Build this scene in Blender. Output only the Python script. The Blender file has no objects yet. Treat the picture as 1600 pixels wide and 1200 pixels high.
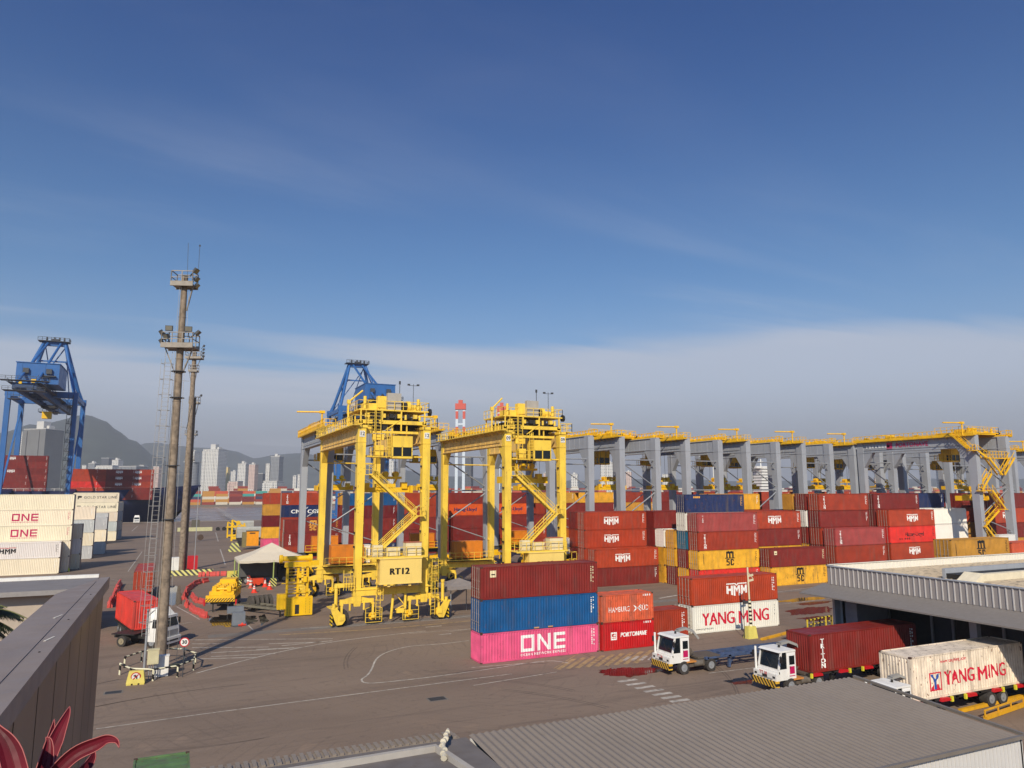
import bpy, bmesh, math, random
from math import sin, cos, pi, radians, hypot, atan2
from mathutils import Vector, Matrix
random.seed(7)
S = bpy.context.scene
HAZE = 1.6e-4
# ---------------------------------------------------------------- camera
F_PX, PITCH, ROLL, YAW, CH = 1132.7, .14425, -.0012, .43032, 15.4
Fv = Vector((sin(YAW)*cos(PITCH), cos(YAW)*cos(PITCH), sin(PITCH)))
R0 = Vector((cos(YAW), -sin(YAW), 0)); U0 = R0.cross(Fv)
Rv = cos(ROLL)*R0 + sin(ROLL)*U0; Uv = -sin(ROLL)*R0 + cos(ROLL)*U0
cam = bpy.data.cameras.new('camera'); camo = bpy.data.objects.new('camera', cam)
S.collection.objects.link(camo); S.camera = camo
cam.sensor_fit = 'HORIZONTAL'; cam.sensor_width = 36; cam.lens = 36*F_PX/1600
cam.clip_start = .1; cam.clip_end = 30000
M = Matrix((Rv, Uv, -Fv)).transposed().to_4x4(); M.translation = Vector((0, 0, CH)); camo.matrix_world = M
# ---------------------------------------------------------------- sun and sky
SAZ, SEL = radians(31), radians(35)          # shadows fall towards SAZ measured from +Y to +X
sd = Vector((-sin(SAZ)*cos(SEL), -cos(SAZ)*cos(SEL), sin(SEL)))
sl = bpy.data.lights.new('sun', 'SUN'); sl.energy = 4.45; sl.angle = radians(.55); sl.color = (1, .885, .71)
so = bpy.data.objects.new('sun', sl); S.collection.objects.link(so)
so.rotation_euler = sd.to_track_quat('Z', 'Y').to_euler()
W = bpy.data.worlds.new('World'); S.world = W; W.use_nodes = True
wn, wl = W.node_tree.nodes, W.node_tree.links; wn.clear()
def WN(t, **k):
    n = wn.new(t)
    for a, b in k.items(): setattr(n, a, b)
    return n
sky = WN('ShaderNodeTexSky', sky_type='NISHITA', sun_disc=False, sun_elevation=SEL, sun_rotation=atan2(sd.x, sd.y), altitude=0, air_density=1.0, dust_density=1.2, ozone_density=2.2)
tc = WN('ShaderNodeTexCoord'); sep = WN('ShaderNodeSeparateXYZ'); wl.new(tc.outputs['Generated'], sep.inputs[0])
def wmath(op, a, b=None, c=None, clamp=False):
    n = WN('ShaderNodeMath', operation=op, use_clamp=clamp)
    for i, v in enumerate((a, b, c)):
        if v is None: continue
        if isinstance(v, (int, float)): n.inputs[i].default_value = v
        else: wl.new(v, n.inputs[i])
    return n.outputs[0]
def wramp(x, a, b, c=0., d=1.):
    n = WN('ShaderNodeMapRange', interpolation_type='SMOOTHSTEP'); wl.new(x, n.inputs[0])
    for i, v in enumerate((a, b, c, d)): n.inputs[i+1].default_value = v
    return n.outputs[0]
z = sep.outputs[2]
# project the view direction on a high layer of cirrus: (x, y)/(z+.06)
zz = wmath('ADD', wmath('MAXIMUM', z, 0), .07)
cb = WN('ShaderNodeCombineXYZ'); wl.new(wmath('DIVIDE', sep.outputs[0], zz), cb.inputs[0]); wl.new(wmath('DIVIDE', sep.outputs[1], zz), cb.inputs[1])
mp = WN('ShaderNodeMapping'); wl.new(cb.outputs[0], mp.inputs[0]); mp.inputs['Rotation'].default_value = (0, 0, radians(14)); mp.inputs['Scale'].default_value = (.28, 1.1, 1)
n1 = WN('ShaderNodeTexNoise'); wl.new(mp.outputs[0], n1.inputs['Vector']); n1.inputs['Scale'].default_value = 1.0; n1.inputs['Detail'].default_value = 8; n1.inputs['Roughness'].default_value = .56; n1.inputs['Distortion'].default_value = .5
mp2 = WN('ShaderNodeMapping'); wl.new(cb.outputs[0], mp2.inputs[0]); mp2.inputs['Location'].default_value = (3.1, 1.4, 0); mp2.inputs['Scale'].default_value = (.16, .2, 1)
n2 = WN('ShaderNodeTexNoise'); wl.new(mp2.outputs[0], n2.inputs['Vector']); n2.inputs['Scale'].default_value = 1.3; n2.inputs['Detail'].default_value = 3
mp3 = WN('ShaderNodeMapping'); wl.new(cb.outputs[0], mp3.inputs[0]); mp3.inputs['Location'].default_value = (7.3, 2.2, 0); mp3.inputs['Scale'].default_value = (.35, .5, 1)
n3 = WN('ShaderNodeTexNoise'); wl.new(mp3.outputs[0], n3.inputs['Vector']); n3.inputs['Scale'].default_value = 1.2; n3.inputs['Detail'].default_value = 2
c1 = wramp(n1.outputs[0], .46, .68); c2 = wramp(n3.outputs[0], .46, .62)
fade = wramp(z, .5, .08, .25, 1.)
cl = wmath('MULTIPLY', wmath('MULTIPLY', c1, c2), fade); cl = wmath('MULTIPLY', cl, .34)
zv = wmath('ADD', z, wmath('ADD', wmath('MULTIPLY', wmath('SUBTRACT', n2.outputs[0], .5), -.3), wmath('MULTIPLY', wmath('SUBTRACT', n1.outputs[0], .5), -.2)))
veil = wmath('MAXIMUM', wmath('MULTIPLY', wramp(zv, .24, .15), .82), wmath('MULTIPLY', wramp(z, .3, .08), .3))
hz = wramp(z, .15, .01, 0, .93)
bg = WN('ShaderNodeBackground'); bg.inputs[1].default_value = .1
mx1 = WN('ShaderNodeMix', data_type='RGBA'); mx2 = WN('ShaderNodeMix', data_type='RGBA'); mx3 = WN('ShaderNodeMix', data_type='RGBA')
tint = WN('ShaderNodeMix', data_type='RGBA', blend_type='MULTIPLY'); tint.inputs[0].default_value = 1; tr = WN('ShaderNodeMix', data_type='RGBA'); wl.new(wramp(z, .2, .62), tr.inputs[0]); tr.inputs[6].default_value = (.50, .825, 1.07, 1); tr.inputs[7].default_value = (.13, .455, .92, 1); wl.new(tr.outputs[2], tint.inputs[7])
wl.new(sky.outputs[0], tint.inputs[6])
wl.new(tint.outputs[2], mx1.inputs[6]); wl.new(veil, mx1.inputs[0]); mx1.inputs[7].default_value = (5.6, 6.0, 7.0, 1)
wl.new(mx1.outputs[2], mx2.inputs[6]); wl.new(hz, mx2.inputs[0]); mx2.inputs[7].default_value = (3.0, 3.1, 3.4, 1)
wl.new(mx2.outputs[2], mx3.inputs[6]); wl.new(cl, mx3.inputs[0]); mx3.inputs[7].default_value = (6.6, 6.8, 7.6, 1)
wl.new(mx3.outputs[2], bg.inputs[0])
out = WN('ShaderNodeOutputWorld'); wl.new(bg.outputs[0], out.inputs[0])
vs = S.view_settings; vs.view_transform = 'Standard'; vs.look = 'None'; vs.exposure = 0; vs.gamma = 1; vs.use_curve_mapping = False
S.render.engine = 'CYCLES'
try:
    S.cycles.max_bounces = 5; S.cycles.diffuse_bounces = 2; S.cycles.glossy_bounces = 2; S.cycles.caustics_reflective = False; S.cycles.caustics_refractive = False
except Exception: pass
# ---------------------------------------------------------------- helpers
def ray(u, v): return Rv*(u-800) + Uv*(600-v) + Fv*F_PX
def G(u, v, z=0.):
    d = ray(u, v); t = (z-CH)/d.z; return (d.x*t, d.y*t)
def tag(o, label=None, cat=None, group=None, kind=None):
    if label: o['label'] = label
    if cat: o['category'] = cat
    if group: o['group'] = group
    if kind: o['kind'] = kind
    return o
def empty(name, loc=(0, 0, 0), rz=0., label=None, cat=None, group=None):
    o = bpy.data.objects.new(name, None); S.collection.objects.link(o); o.location = loc; o.rotation_euler = (0, 0, rz); o.empty_display_size = .3
    return tag(o, label, cat, group)
def link(name, me, parent=None, loc=(0, 0, 0), rot=(0, 0, 0), color=None):
    o = bpy.data.objects.new(name, me); S.collection.objects.link(o); o.location = loc; o.rotation_euler = rot
    if parent: o.parent = parent
    if color: o.color = color
    return o
def copy_tree(o, parent=None):
    c = o.copy(); S.collection.objects.link(c); c.parent = parent
    for ch in list(o.children): copy_tree(ch, c)
    return c
class MB:
    def __init__(s): s.v = []; s.f = []; s.m = []; s.s = []
    def add(s, vs, fs, m=0, sm=False):
        b = len(s.v); s.v += [tuple(p) for p in vs]
        for f in fs: s.f.append([b+i for i in f]); s.m.append(m); s.s.append(sm)
        return s
    def box(s, x0, x1, y0, y1, z0, z1, m=0):
        return s.add([(x0,y0,z0),(x1,y0,z0),(x1,y1,z0),(x0,y1,z0),(x0,y0,z1),(x1,y0,z1),(x1,y1,z1),(x0,y1,z1)],
              [(0,3,2,1),(4,5,6,7),(0,1,5,4),(1,2,6,5),(2,3,7,6),(3,0,4,7)], m)
    def cbox(s, c, d, m=0): return s.box(c[0]-d[0]/2, c[0]+d[0]/2, c[1]-d[1]/2, c[1]+d[1]/2, c[2]-d[2]/2, c[2]+d[2]/2, m)
    def taper(s, b0, b1, m=0):   # (x0,x1,y0,y1,z) bottom and top
        x0,x1,y0,y1,z0 = b0; a0,a1,c0,c1,z1 = b1
        return s.add([(x0,y0,z0),(x1,y0,z0),(x1,y1,z0),(x0,y1,z0),(a0,c0,z1),(a1,c0,z1),(a1,c1,z1),(a0,c1,z1)],
              [(0,3,2,1),(4,5,6,7),(0,1,5,4),(1,2,6,5),(2,3,7,6),(3,0,4,7)], m)
    def bar(s, p, q, w=.1, h=None, m=0):
        p, q = Vector(p), Vector(q); h = h or w; d = q-p
        if d.length < 1e-6: return s
        d.normalize(); a = d.cross(Vector((0, 0, 1)))
        if a.length < .05: a = Vector((1, 0, 0))
        a.normalize(); b = d.cross(a).normalized(); a = a*w/2; b = b*h/2
        vs = [p-a-b, p+a-b, p+a+b, p-a+b, q-a-b, q+a-b, q+a+b, q-a+b]
        return s.add(vs, [(0,1,2,3),(7,6,5,4),(0,4,5,1),(1,5,6,2),(2,6,7,3),(3,7,4,0)], m)
    def tube(s, p, q, r=.05, n=8, m=0, r2=None, caps=True, sm=True):
        p, q = Vector(p), Vector(q); r2 = r if r2 is None else r2; d = (q-p).normalized(); a = d.cross(Vector((0, 0, 1)))
        if a.length < .05: a = Vector((1, 0, 0))
        a.normalize(); b = d.cross(a)
        vs = [p+(a*cos(2*pi*i/n)+b*sin(2*pi*i/n))*r for i in range(n)]+[q+(a*cos(2*pi*i/n)+b*sin(2*pi*i/n))*r2 for i in range(n)]
        s.add(vs, [(i, (i+1) % n, n+(i+1) % n, n+i)[::-1] for i in range(n)], m, sm)
        if caps: s.add(vs, [tuple(range(n)), tuple(range(2*n-1, n-1, -1))], m)
        return s
    def path(s, pts, r=.05, n=6, m=0):
        for a, b in zip(pts, pts[1:]): s.tube(a, b, r, n, m)
        return s
    def prism(s, pts, axis, a, b, m=0):  # pts 2-D outline, extruded along axis from a to b
        n = len(pts)
        def P(p, t): return {'x': (t, p[0], p[1]), 'y': (p[0], t, p[1]), 'z': (p[0], p[1], t)}[axis]
        vs = [P(p, a) for p in pts]+[P(p, b) for p in pts]
        fs = [tuple(range(n)), tuple(range(2*n-1, n-1, -1))]+[(i, n+i, n+(i+1) % n, (i+1) % n) for i in range(n)]
        return s.add(vs, fs, m)
    def rail(s, pts, h=1.1, step=1.6, w=.06, m=0, mid=True):
        for a, b in zip(pts, pts[1:]):
            a, b = Vector(a), Vector(b); L = (b-a).length; n = max(1, round(L/step)); up = Vector((0, 0, h))
            for i in range(n+1):
                p = a+(b-a)*i/n; s.bar(p, p+up, w, w, m)
            s.bar(a+up, b+up, w, w, m)
            if mid: s.bar(a+up*.5, b+up*.5, w*.8, w*.8, m)
        return s
    def ladder(s, x, y, z0, z1, ax='x', w=.5, m=0, cage=True, sgn=-1):
        dx, dy = (w/2, 0) if ax == 'x' else (0, w/2)
        for k in (-1, 1): s.bar((x+k*dx, y+k*dy, z0), (x+k*dx, y+k*dy, z1), .06, .06, m)
        n = int((z1-z0)/.4)
        for i in range(n): s.bar((x-dx, y-dy, z0+.2+i*.4), (x+dx, y+dy, z0+.2+i*.4), .04, .04, m)
        if cage:
            ox, oy = (0, sgn*.75) if ax == 'x' else (sgn*.75, 0); zc = z0+2.2
            k = 0
            while zc < z1+1:
                P = [(x-dx*1.5, y-dy*1.5, zc), (x-dx*1.5+ox, y-dy*1.5+oy, zc), (x+dx*1.5+ox, y+dy*1.5+oy, zc), (x+dx*1.5, y+dy*1.5, zc)]
                for a, b in zip(P, P[1:]): s.bar(a, b, .05, .05, m)
                zc += .9
            for k in (-1, 1): s.bar((x+k*dx*1.5+ox, y+k*dy*1.5+oy, z0+2.2), (x+k*dx*1.5+ox, y+k*dy*1.5+oy, z1+.8), .05, .05, m)
        return s
    def mesh(s, name, mats):
        me = bpy.data.meshes.new(name); me.from_pydata(s.v, [], s.f)
        for mt in (mats if isinstance(mats, (list, tuple)) else [mats]): me.materials.append(mt)
        me.polygons.foreach_set('material_index', s.m); me.polygons.foreach_set('use_smooth', s.s); me.update()
        bm = bmesh.new(); bm.from_mesh(me); bmesh.ops.recalc_face_normals(bm, faces=bm.faces) if len(s.f) < 60000 else None; bm.to_mesh(me); bm.free()
        return me
    def build(s, name, mats, parent=None, loc=(0, 0, 0), rot=(0, 0, 0), color=None):
        return link(name, s.mesh(name, mats), parent, loc, rot, color)
# ---------------------------------------------------------------- materials
def srgb(r, g, b, k=1.):
    f = lambda c: ((c/255)/12.92 if c/255 <= .04045 else ((c/255+.055)/1.055)**2.4)*k
    return (f(r), f(g), f(b), 1)
MATS = {}
def mat(name, col=(.5, .5, .5, 1), rough=.6, metal=0., var=.12, scale=1.5, bump=0., bscale=40, objcol=False, dirt=0., rust=0., emit=None, spec=.5, streak=False):
    if name in MATS: return MATS[name]
    m = bpy.data.materials.new(name); m.use_nodes = True; N, L = m.node_tree.nodes, m.node_tree.links
    b = N['Principled BSDF']; b.inputs['Roughness'].default_value = rough; b.inputs['Metallic'].default_value = metal; b.inputs['Specular IOR Level'].default_value = spec
    co = N.new('ShaderNodeTexCoord'); geo = N.new('ShaderNodeNewGeometry')
    if objcol:
        oi = N.new('ShaderNodeObjectInfo'); cur = oi.outputs['Color']
    else:
        rgb = N.new('ShaderNodeRGB'); rgb.outputs[0].default_value = col; cur = rgb.outputs[0]
    def noise(sc, det=4, vec=None, mapping=None):
        n = N.new('ShaderNodeTexNoise'); n.inputs['Scale'].default_value = sc; n.inputs['Detail'].default_value = det
        src = geo.outputs['Position']
        if mapping:
            mp = N.new('ShaderNodeMapping'); mp.inputs['Scale'].default_value = mapping; L.new(src, mp.inputs[0]); src = mp.outputs[0]
        L.new(src, n.inputs['Vector']); return n.outputs[0]
    def ramp(x, a, b2, c=0., d=1.):
        n = N.new('ShaderNodeMapRange'); L.new(x, n.inputs[0])
        for i, v in enumerate((a, b2, c, d)): n.inputs[i+1].default_value = v
        return n.outputs[0]
    def mixc(fac, a, bcol, mode='MIX'):
        n = N.new('ShaderNodeMix'); n.data_type = 'RGBA'; n.blend_type = mode
        if isinstance(fac, float): n.inputs[0].default_value = fac
        else: L.new(fac, n.inputs[0])
        L.new(a, n.inputs[6])
        if isinstance(bcol, tuple): n.inputs[7].default_value = bcol
        else: L.new(bcol, n.inputs[7])
        return n.outputs[2]
    if var:
        x = ramp(noise(scale, 6), .3, .7, 1-var, 1+var*.6); c = N.new('ShaderNodeCombineColor')
        for i in range(3): L.new(x, c.inputs[i])
        cur = mixc(1., cur, c.outputs[0], 'MULTIPLY')
    if dirt:
        x = ramp(noise(1.1, 8, mapping=(1.6, 1.6, .22)), .52, .72, 0, dirt); cur = mixc(x, cur, (.12, .095, .075, 1))
    if rust:
        x = ramp(noise(1.7, 9, mapping=(3.2, 3.2, 1.4)), .64, .69, 0, rust); cur = mixc(x, cur, (.16, .055, .02, 1))
    L.new(cur, b.inputs['Base Color'])
    rr = ramp(noise(scale*2.3, 3), .3, .7, max(0, rough-.1), min(1, rough+.1)); L.new(rr, b.inputs['Roughness'])
    if bump:
        bp = N.new('ShaderNodeBump'); bp.inputs['Strength'].default_value = bump; bp.inputs['Distance'].default_value = .05; L.new(noise(bscale, 4), bp.inputs['Height']); L.new(bp.outputs[0], b.inputs['Normal'])
    if emit:
        b.inputs['Emission Color'].default_value = emit; b.inputs['Emission Strength'].default_value = 1
    MATS[name] = m; return m
def stripes(name, c1, c2, period=.4, vec=(1, 0, 1), rough=.55, obj=True):
    if name in MATS: return MATS[name]
    m = bpy.data.materials.new(name); m.use_nodes = True; N, L = m.node_tree.nodes, m.node_tree.links; b = N['Principled BSDF']; b.inputs['Roughness'].default_value = rough
    co = N.new('ShaderNodeTexCoord'); dot = N.new('ShaderNodeVectorMath'); dot.operation = 'DOT_PRODUCT'; L.new(co.outputs['Object'], dot.inputs[0]); dot.inputs[1].default_value = vec
    d = N.new('ShaderNodeMath'); d.operation = 'DIVIDE'; L.new(dot.outputs['Value'], d.inputs[0]); d.inputs[1].default_value = period
    fr = N.new('ShaderNodeMath'); fr.operation = 'FRACT'; L.new(d.outputs[0], fr.inputs[0])
    gt = N.new('ShaderNodeMath'); gt.operation = 'GREATER_THAN'; L.new(fr.outputs[0], gt.inputs[0]); gt.inputs[1].default_value = .5
    mx = N.new('ShaderNodeMix'); mx.data_type = 'RGBA'; L.new(gt.outputs[0], mx.inputs[0]); mx.inputs[6].default_value = c1; mx.inputs[7].default_value = c2; L.new(mx.outputs[2], b.inputs['Base Color'])
    MATS[name] = m; return m
PAINT = mat('container_paint', objcol=True, rough=.5, var=.2, scale=.7, dirt=.3, rust=.35)
REEF = mat('reefer_paint', objcol=True, rough=.45, var=.05, scale=.5, dirt=.07)
PAINTR = mat('old_container_paint', objcol=True, rough=.6, var=.22, scale=1.4, dirt=.55, rust=.95)
OBJC = mat('plain_paint', objcol=True, rough=.5, var=.1, scale=1.2, dirt=.15)
GALV = mat('galvanised_steel', srgb(165, 168, 172), .45, .3, .15)
YEL = mat('yellow_crane_paint', srgb(252, 212, 76), .5, 0, .12, .6, dirt=.3, rust=.45)
YELB = mat('bright_yellow_paint', srgb(246, 196, 18), .48, 0, .1, .6, dirt=.15)
YELP = mat('platform_yellow_paint', srgb(250, 194, 14), .5, 0, .14, .6, dirt=.25)
RTY = mat('faded_yellow_paint', srgb(240, 200, 115), .55, 0, .14, .5, dirt=.4, rust=.5)
GREY = mat('grey_crane_paint', srgb(164, 168, 175), .5, 0, .07, .3, dirt=.16)
GREYD = mat('dark_grey_steel', srgb(70, 72, 76), .6, .1, .2)
BLK = mat('black_rubber', srgb(38, 37, 37), .85, 0, .25, 3)
TREAD = mat('dusty_tyre', srgb(62, 58, 55), .9, 0, .3, 4)
DARK = mat('dark_machinery', srgb(48, 46, 45), .6, .2, .3, 3)
GLASS = mat('dark_glass', srgb(24, 30, 34), .08, 0, .05)
WHITE = mat('white_paint', srgb(236, 234, 228), .5, 0, .05, dirt=.15)
REDP = mat('red_paint', srgb(196, 28, 38), .5, 0, .08)
ORANGE = mat('orange_paint', srgb(222, 128, 22), .55, 0, .1, dirt=.2)
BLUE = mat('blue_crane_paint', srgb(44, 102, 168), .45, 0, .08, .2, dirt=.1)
CONC = mat('mast_concrete', srgb(146, 130, 112), .85, 0, .4, 2.5, bump=.3, bscale=12, dirt=.65)
CREAM = mat('cream_paint', srgb(232, 218, 176), .5, 0, .06, dirt=.15)
BLKP = mat('black_lettering', srgb(20, 20, 22), .5, 0, 0)
MAG = mat('magenta_lettering', srgb(196, 24, 92), .5, 0, .05)
REDL = mat('red_lettering', srgb(205, 20, 55), .5, 0, .05)
WHL = mat('white_lettering', srgb(240, 240, 236), .5, 0, .05)
YLL = mat('ochre_lettering', srgb(230, 170, 70), .5, 0, .05)
HAZ = stripes('yellow_black_stripes', srgb(240, 200, 30), srgb(25, 24, 22), .42, (1, 0, 1))
BW = stripes('black_white_stripes', srgb(25, 25, 25), srgb(228, 222, 190), 1.1, (1, 1, 1.4))
# ---------------------------------------------------------------- text
_tx = {}
def text_mb(s, size, bold=0., sp=1., align='CENTER', line=1., xs=1.):
    k = (s, size, bold, sp, align, line, xs)
    if k in _tx: return _tx[k]
    cu = bpy.data.curves.new('t', 'FONT'); cu.body = s; cu.size = size; cu.offset = bold; cu.space_character = sp; cu.align_x = align; cu.align_y = 'CENTER'; cu.space_line = line; cu.resolution_u = 3
    o = bpy.data.objects.new('t', cu); S.collection.objects.link(o); dg = bpy.context.evaluated_depsgraph_get(); me = bpy.data.meshes.new_from_object(o.evaluated_get(dg))
    vs = [(v.co.x*xs, 0, v.co.y) for v in me.vertices]; fs = [tuple(p.vertices) for p in me.polygons]
    bpy.data.objects.remove(o); bpy.data.curves.remove(cu); bpy.data.meshes.remove(me)
    _tx[k] = (vs, fs); return _tx[k]
def put_text(mb, s, size, x=0, z=0, bold=0., sp=1., m=0, line=1., xs=1., align='CENTER', rot=0., y=0., shear=0.):
    vs, fs = text_mb(s, size, bold, sp, align, line, xs); c, sn = cos(rot), sin(rot)
    mb.add([(x+p[0]*c-p[2]*sn+shear*p[2], y, z+p[0]*sn+p[2]*c) for p in vs], fs, m); return mb
def flat(mb, pts, x=0, z=0, k=1., m=0):
    mb.add([(x+p[0]*k, 0, z+p[1]*k) for p in pts], [tuple(range(len(pts)))], m); return mb
# ---------------------------------------------------------------- shipping containers
CW = 2.44
def prof(L):
    a = -L/2+.17; b = L/2-.17; n = max(1, round((b-a)/.278)); p = (b-a)/n; xs = []
    for i in range(n):
        x = a+i*p
        xs += [(x, 0), (x+p*.3, 0), (x+p*.5, 1), (x+p*.8, 1)]
    xs.append((b, 0)); return xs
_sh = {}
def shell_mesh(L, H, door, smooth_side=False, lod=0):
    k = ('s', L, H, door, smooth_side, lod)
    if k in _sh: return _sh[k]
    mb = MB(); pr = prof(L) if not smooth_side else [(-L/2+.17+i*(L-.34)/40, .25*(i % 2)) for i in range(41)]; z0, z1 = .16, H-.1; w = CW/2
    if lod: pr = [(-L/2+.17, .5), (L/2-.17, .5)]
    for sg in (-1, 1):
        vs = []; fs = []
        for i, (x, d) in enumerate(pr):
            y = sg*(w-.012-.05*d); vs += [(x, y, z0), (x, y, z1)]
            if i: fs.append((2*i-2, 2*i, 2*i+1, 2*i-1) if sg < 0 else (2*i-1, 2*i+1, 2*i, 2*i-2))
        mb.add(vs, fs)
    # front end wall, opposite the doors
    fe = -door; n = 9; a = -w+.17; p = (CW-.34)/n; ys = []
    for i in range(n): ys += [(a+i*p, 0), (a+i*p+p*.26, 0), (a+i*p+p*.5, 1), (a+i*p+p*.76, 1)]
    ys.append((w-.17, 0)); vs = []; fs = []
    for i, (y, d) in enumerate(ys):
        x = fe*(L/2-.015-.04*d); vs += [(x, y, z0), (x, y, z1)]
        if i: fs.append((2*i-2, 2*i, 2*i+1, 2*i-1))
    mb.add(vs, fs)
    # roof, lightly pressed across
    vs = []; fs = []; m = int(L/.3)
    for i in range(m+1):
        x = -L/2+.1+(L-.2)*i/m; zz = H-.045-.018*(i % 2); vs += [(x, -w+.08, zz), (x, w-.08, zz)]
        if i: fs.append((2*i-2, 2*i, 2*i+1, 2*i-1))
    mb.add(vs, fs)
    mb.add([(-L/2+.1, -w+.08, .15), (L/2-.1, -w+.08, .15), (L/2-.1, w-.08, .15), (-L/2+.1, w-.08, .15)], [(0, 1, 2, 3)])
    _sh[k] = mb.mesh('shell', PAINT); return _sh[k]
def frame_mesh(L, H, door):
    k = ('f', L, H, door)
    if k in _sh: return _sh[k]
    mb = MB(); w = CW/2; g = .17
    for sx in (-1, 1):
        for sy in (-1, 1):
            mb.box(min(sx*L/2, sx*(L/2-g)), max(sx*L/2, sx*(L/2-g)), min(sy*w, sy*(w-g)), max(sy*w, sy*(w-g)), .12, H-.12)
            for zc in (.06, H-.06): mb.cbox((sx*(L/2-.088), sy*(w-.08), zc), (.184, .17, .12), 1)
        x0, x1 = sorted((sx*L/2, sx*(L/2-.12)))
        mb.box(x0, x1, -w+g, w-g, .02, .17); mb.box(x0, x1, -w+g, w-g, H-.12, H-.005)
    for sy in (-1, 1):
        y0, y1 = sorted((sy*(w-.003), sy*(w-.09)))
        mb.box(-L/2+g, L/2-g, y0, y1, .02, .17); mb.box(-L/2+g, L/2-g, y0, y1, H-.1, H-.01)
    _sh[k] = mb.mesh('frame', [PAINT, mat('corner_casting', srgb(86, 62, 50), .7, .2, .3)]); return _sh[k]
def door_mesh(H, door):
    k = ('d', H, door)
    if k in _sh: return _sh[k]
    mb = MB(); w = (CW-.34)/2; x = 0
    mb.box(-.03, .03, -w/2+.01, w/2-.01, 0, H-.29)
    for i in range(5): mb.box(-.045, .045, -w/2+.06, w/2-.06, .14+i*(H-.35)/5, .1+(i+.72)*(H-.35)/5)
    r = MB()
    for dy in (-.24, .24):
        r.tube((door*.09, dy, -.1), (door*.09, dy, H-.2), .028, 6)
        r.bar((door*.1, dy, .75), (door*.1, dy+.22, .78), .05, .03)
        for zz in (.02, .5, H*.5, H-.35): r.cbox((door*.08, dy, zz), (.05, .1, .08))
    _sh[k] = (mb.mesh('door', PAINT), r.mesh('lock_rod', mat('lock_rod_steel', srgb(172, 160, 150), .55, .2, .2))); return _sh[k]
def drape(me, L, side=-1):
    "cut a flat lettering mesh at every fold of the corrugation and press it on"
    pr = prof(L); bm = bmesh.new(); bm.from_mesh(me)
    xs = [v.co.x for v in bm.verts]; lo, hi = min(xs), max(xs)
    for x, d in pr:
        if lo < x < hi: bmesh.ops.bisect_plane(bm, geom=bm.verts[:]+bm.edges[:]+bm.faces[:], plane_co=(x, 0, 0), plane_no=(1, 0, 0), dist=1e-4)
    P = [p[0] for p in pr]
    for v in bm.verts:
        x = v.co.x; d = 0
        for i in range(len(pr)-1):
            if pr[i][0] <= x <= pr[i+1][0]:
                t = (x-pr[i][0])/(pr[i+1][0]-pr[i][0]); d = pr[i][1]*(1-t)+pr[i+1][1]*t; break
        v.co.y = side*(CW/2-.012-.05*d+.006)+v.co.y
    bm.normal_update(); bm.to_mesh(me); bm.free(); return me
def one_logo(mb, x, z, k, m=0, sub=True):
    t = .26
    O = [[(0,0),(1.3,0),(1.3,t),(0,t)], [(0,1.4-t),(1.3,1.4-t),(1.3,1.4),(0,1.4)], [(0,t),(t,t),(t,1.4-t),(0,1.4-t)], [(1.3-t,t),(1.3,t),(1.3,1.4-t),(1.3-t,1.4-t)]]
    N = [[(1.6,0),(1.6+t,0),(1.6+t,1.4),(1.6,1.4)], [(2.64,0),(2.9,0),(2.9,1.4),(2.64,1.4)], [(1.86,1.4),(1.86,1.02),(2.64,0),(2.64,.38)]]
    E = [[(3.2,0),(3.2+t,0),(3.2+t,1.4),(3.2,1.4)]]+[[(3.2+t,b),(4.4,b),(4.4,b+t),(3.2+t,b+t)] for b in (0, .57, 1.14)]
    for p in O+N+E: flat(mb, [(a-2.2, b) for a, b in p], x, z, k, m)
    if sub: put_text(mb, 'OCEAN NETWORK EXPRESS', .3*k, x, z-.25*k, .004, 1.18, m, xs=1.02)
def hmm_logo(mb, x, z, k, m=0, bar=0):
    B = [[(-1.6,1.25),(-.28,1.25),(-.28+.1,1.38),(-1.6,1.38)], [(1.6,1.25),(.28,1.25),(.18,1.38),(1.6,1.38)], [(-.28,1.25),(0,1.03),(0,1.17),(-.18,1.38)], [(.28,1.25),(0,1.03),(0,1.17),(.18,1.38)]]
    for p in B: flat(mb, p, x, z, k, bar)
    Hh = [[(-1.6,.2),(-1.3,.13),(-1.3,1.1),(-1.6,1.1)], [(-.95,.04),(-.65,-.03),(-.65,1.1),(-.95,1.1)], [(-1.3,.5),(-.95,.5),(-.95,.76),(-1.3,.76)]]
    def Mm(x0, w, b0, b1):
        s = (b1-b0)/w; f = lambda q: b0+s*q
        return [[(x0,f(0)),(x0+.27,f(.27)),(x0+.27,1.1),(x0,1.1)], [(x0+w-.27,f(w-.27)),(x0+w,f(w)),(x0+w,1.1),(x0+w-.27,1.1)],
                [(x0+.27,1.1),(x0+.27,.72),(x0+w/2,.3),(x0+w/2,.7)], [(x0+w-.27,1.1),(x0+w-.27,.72),(x0+w/2,.3),(x0+w/2,.7)]]
    for p in Hh+Mm(-.5, 1., -.1, -.1)+Mm(.62, .98, -.02, .2): flat(mb, p, x, z, k, m)
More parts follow.
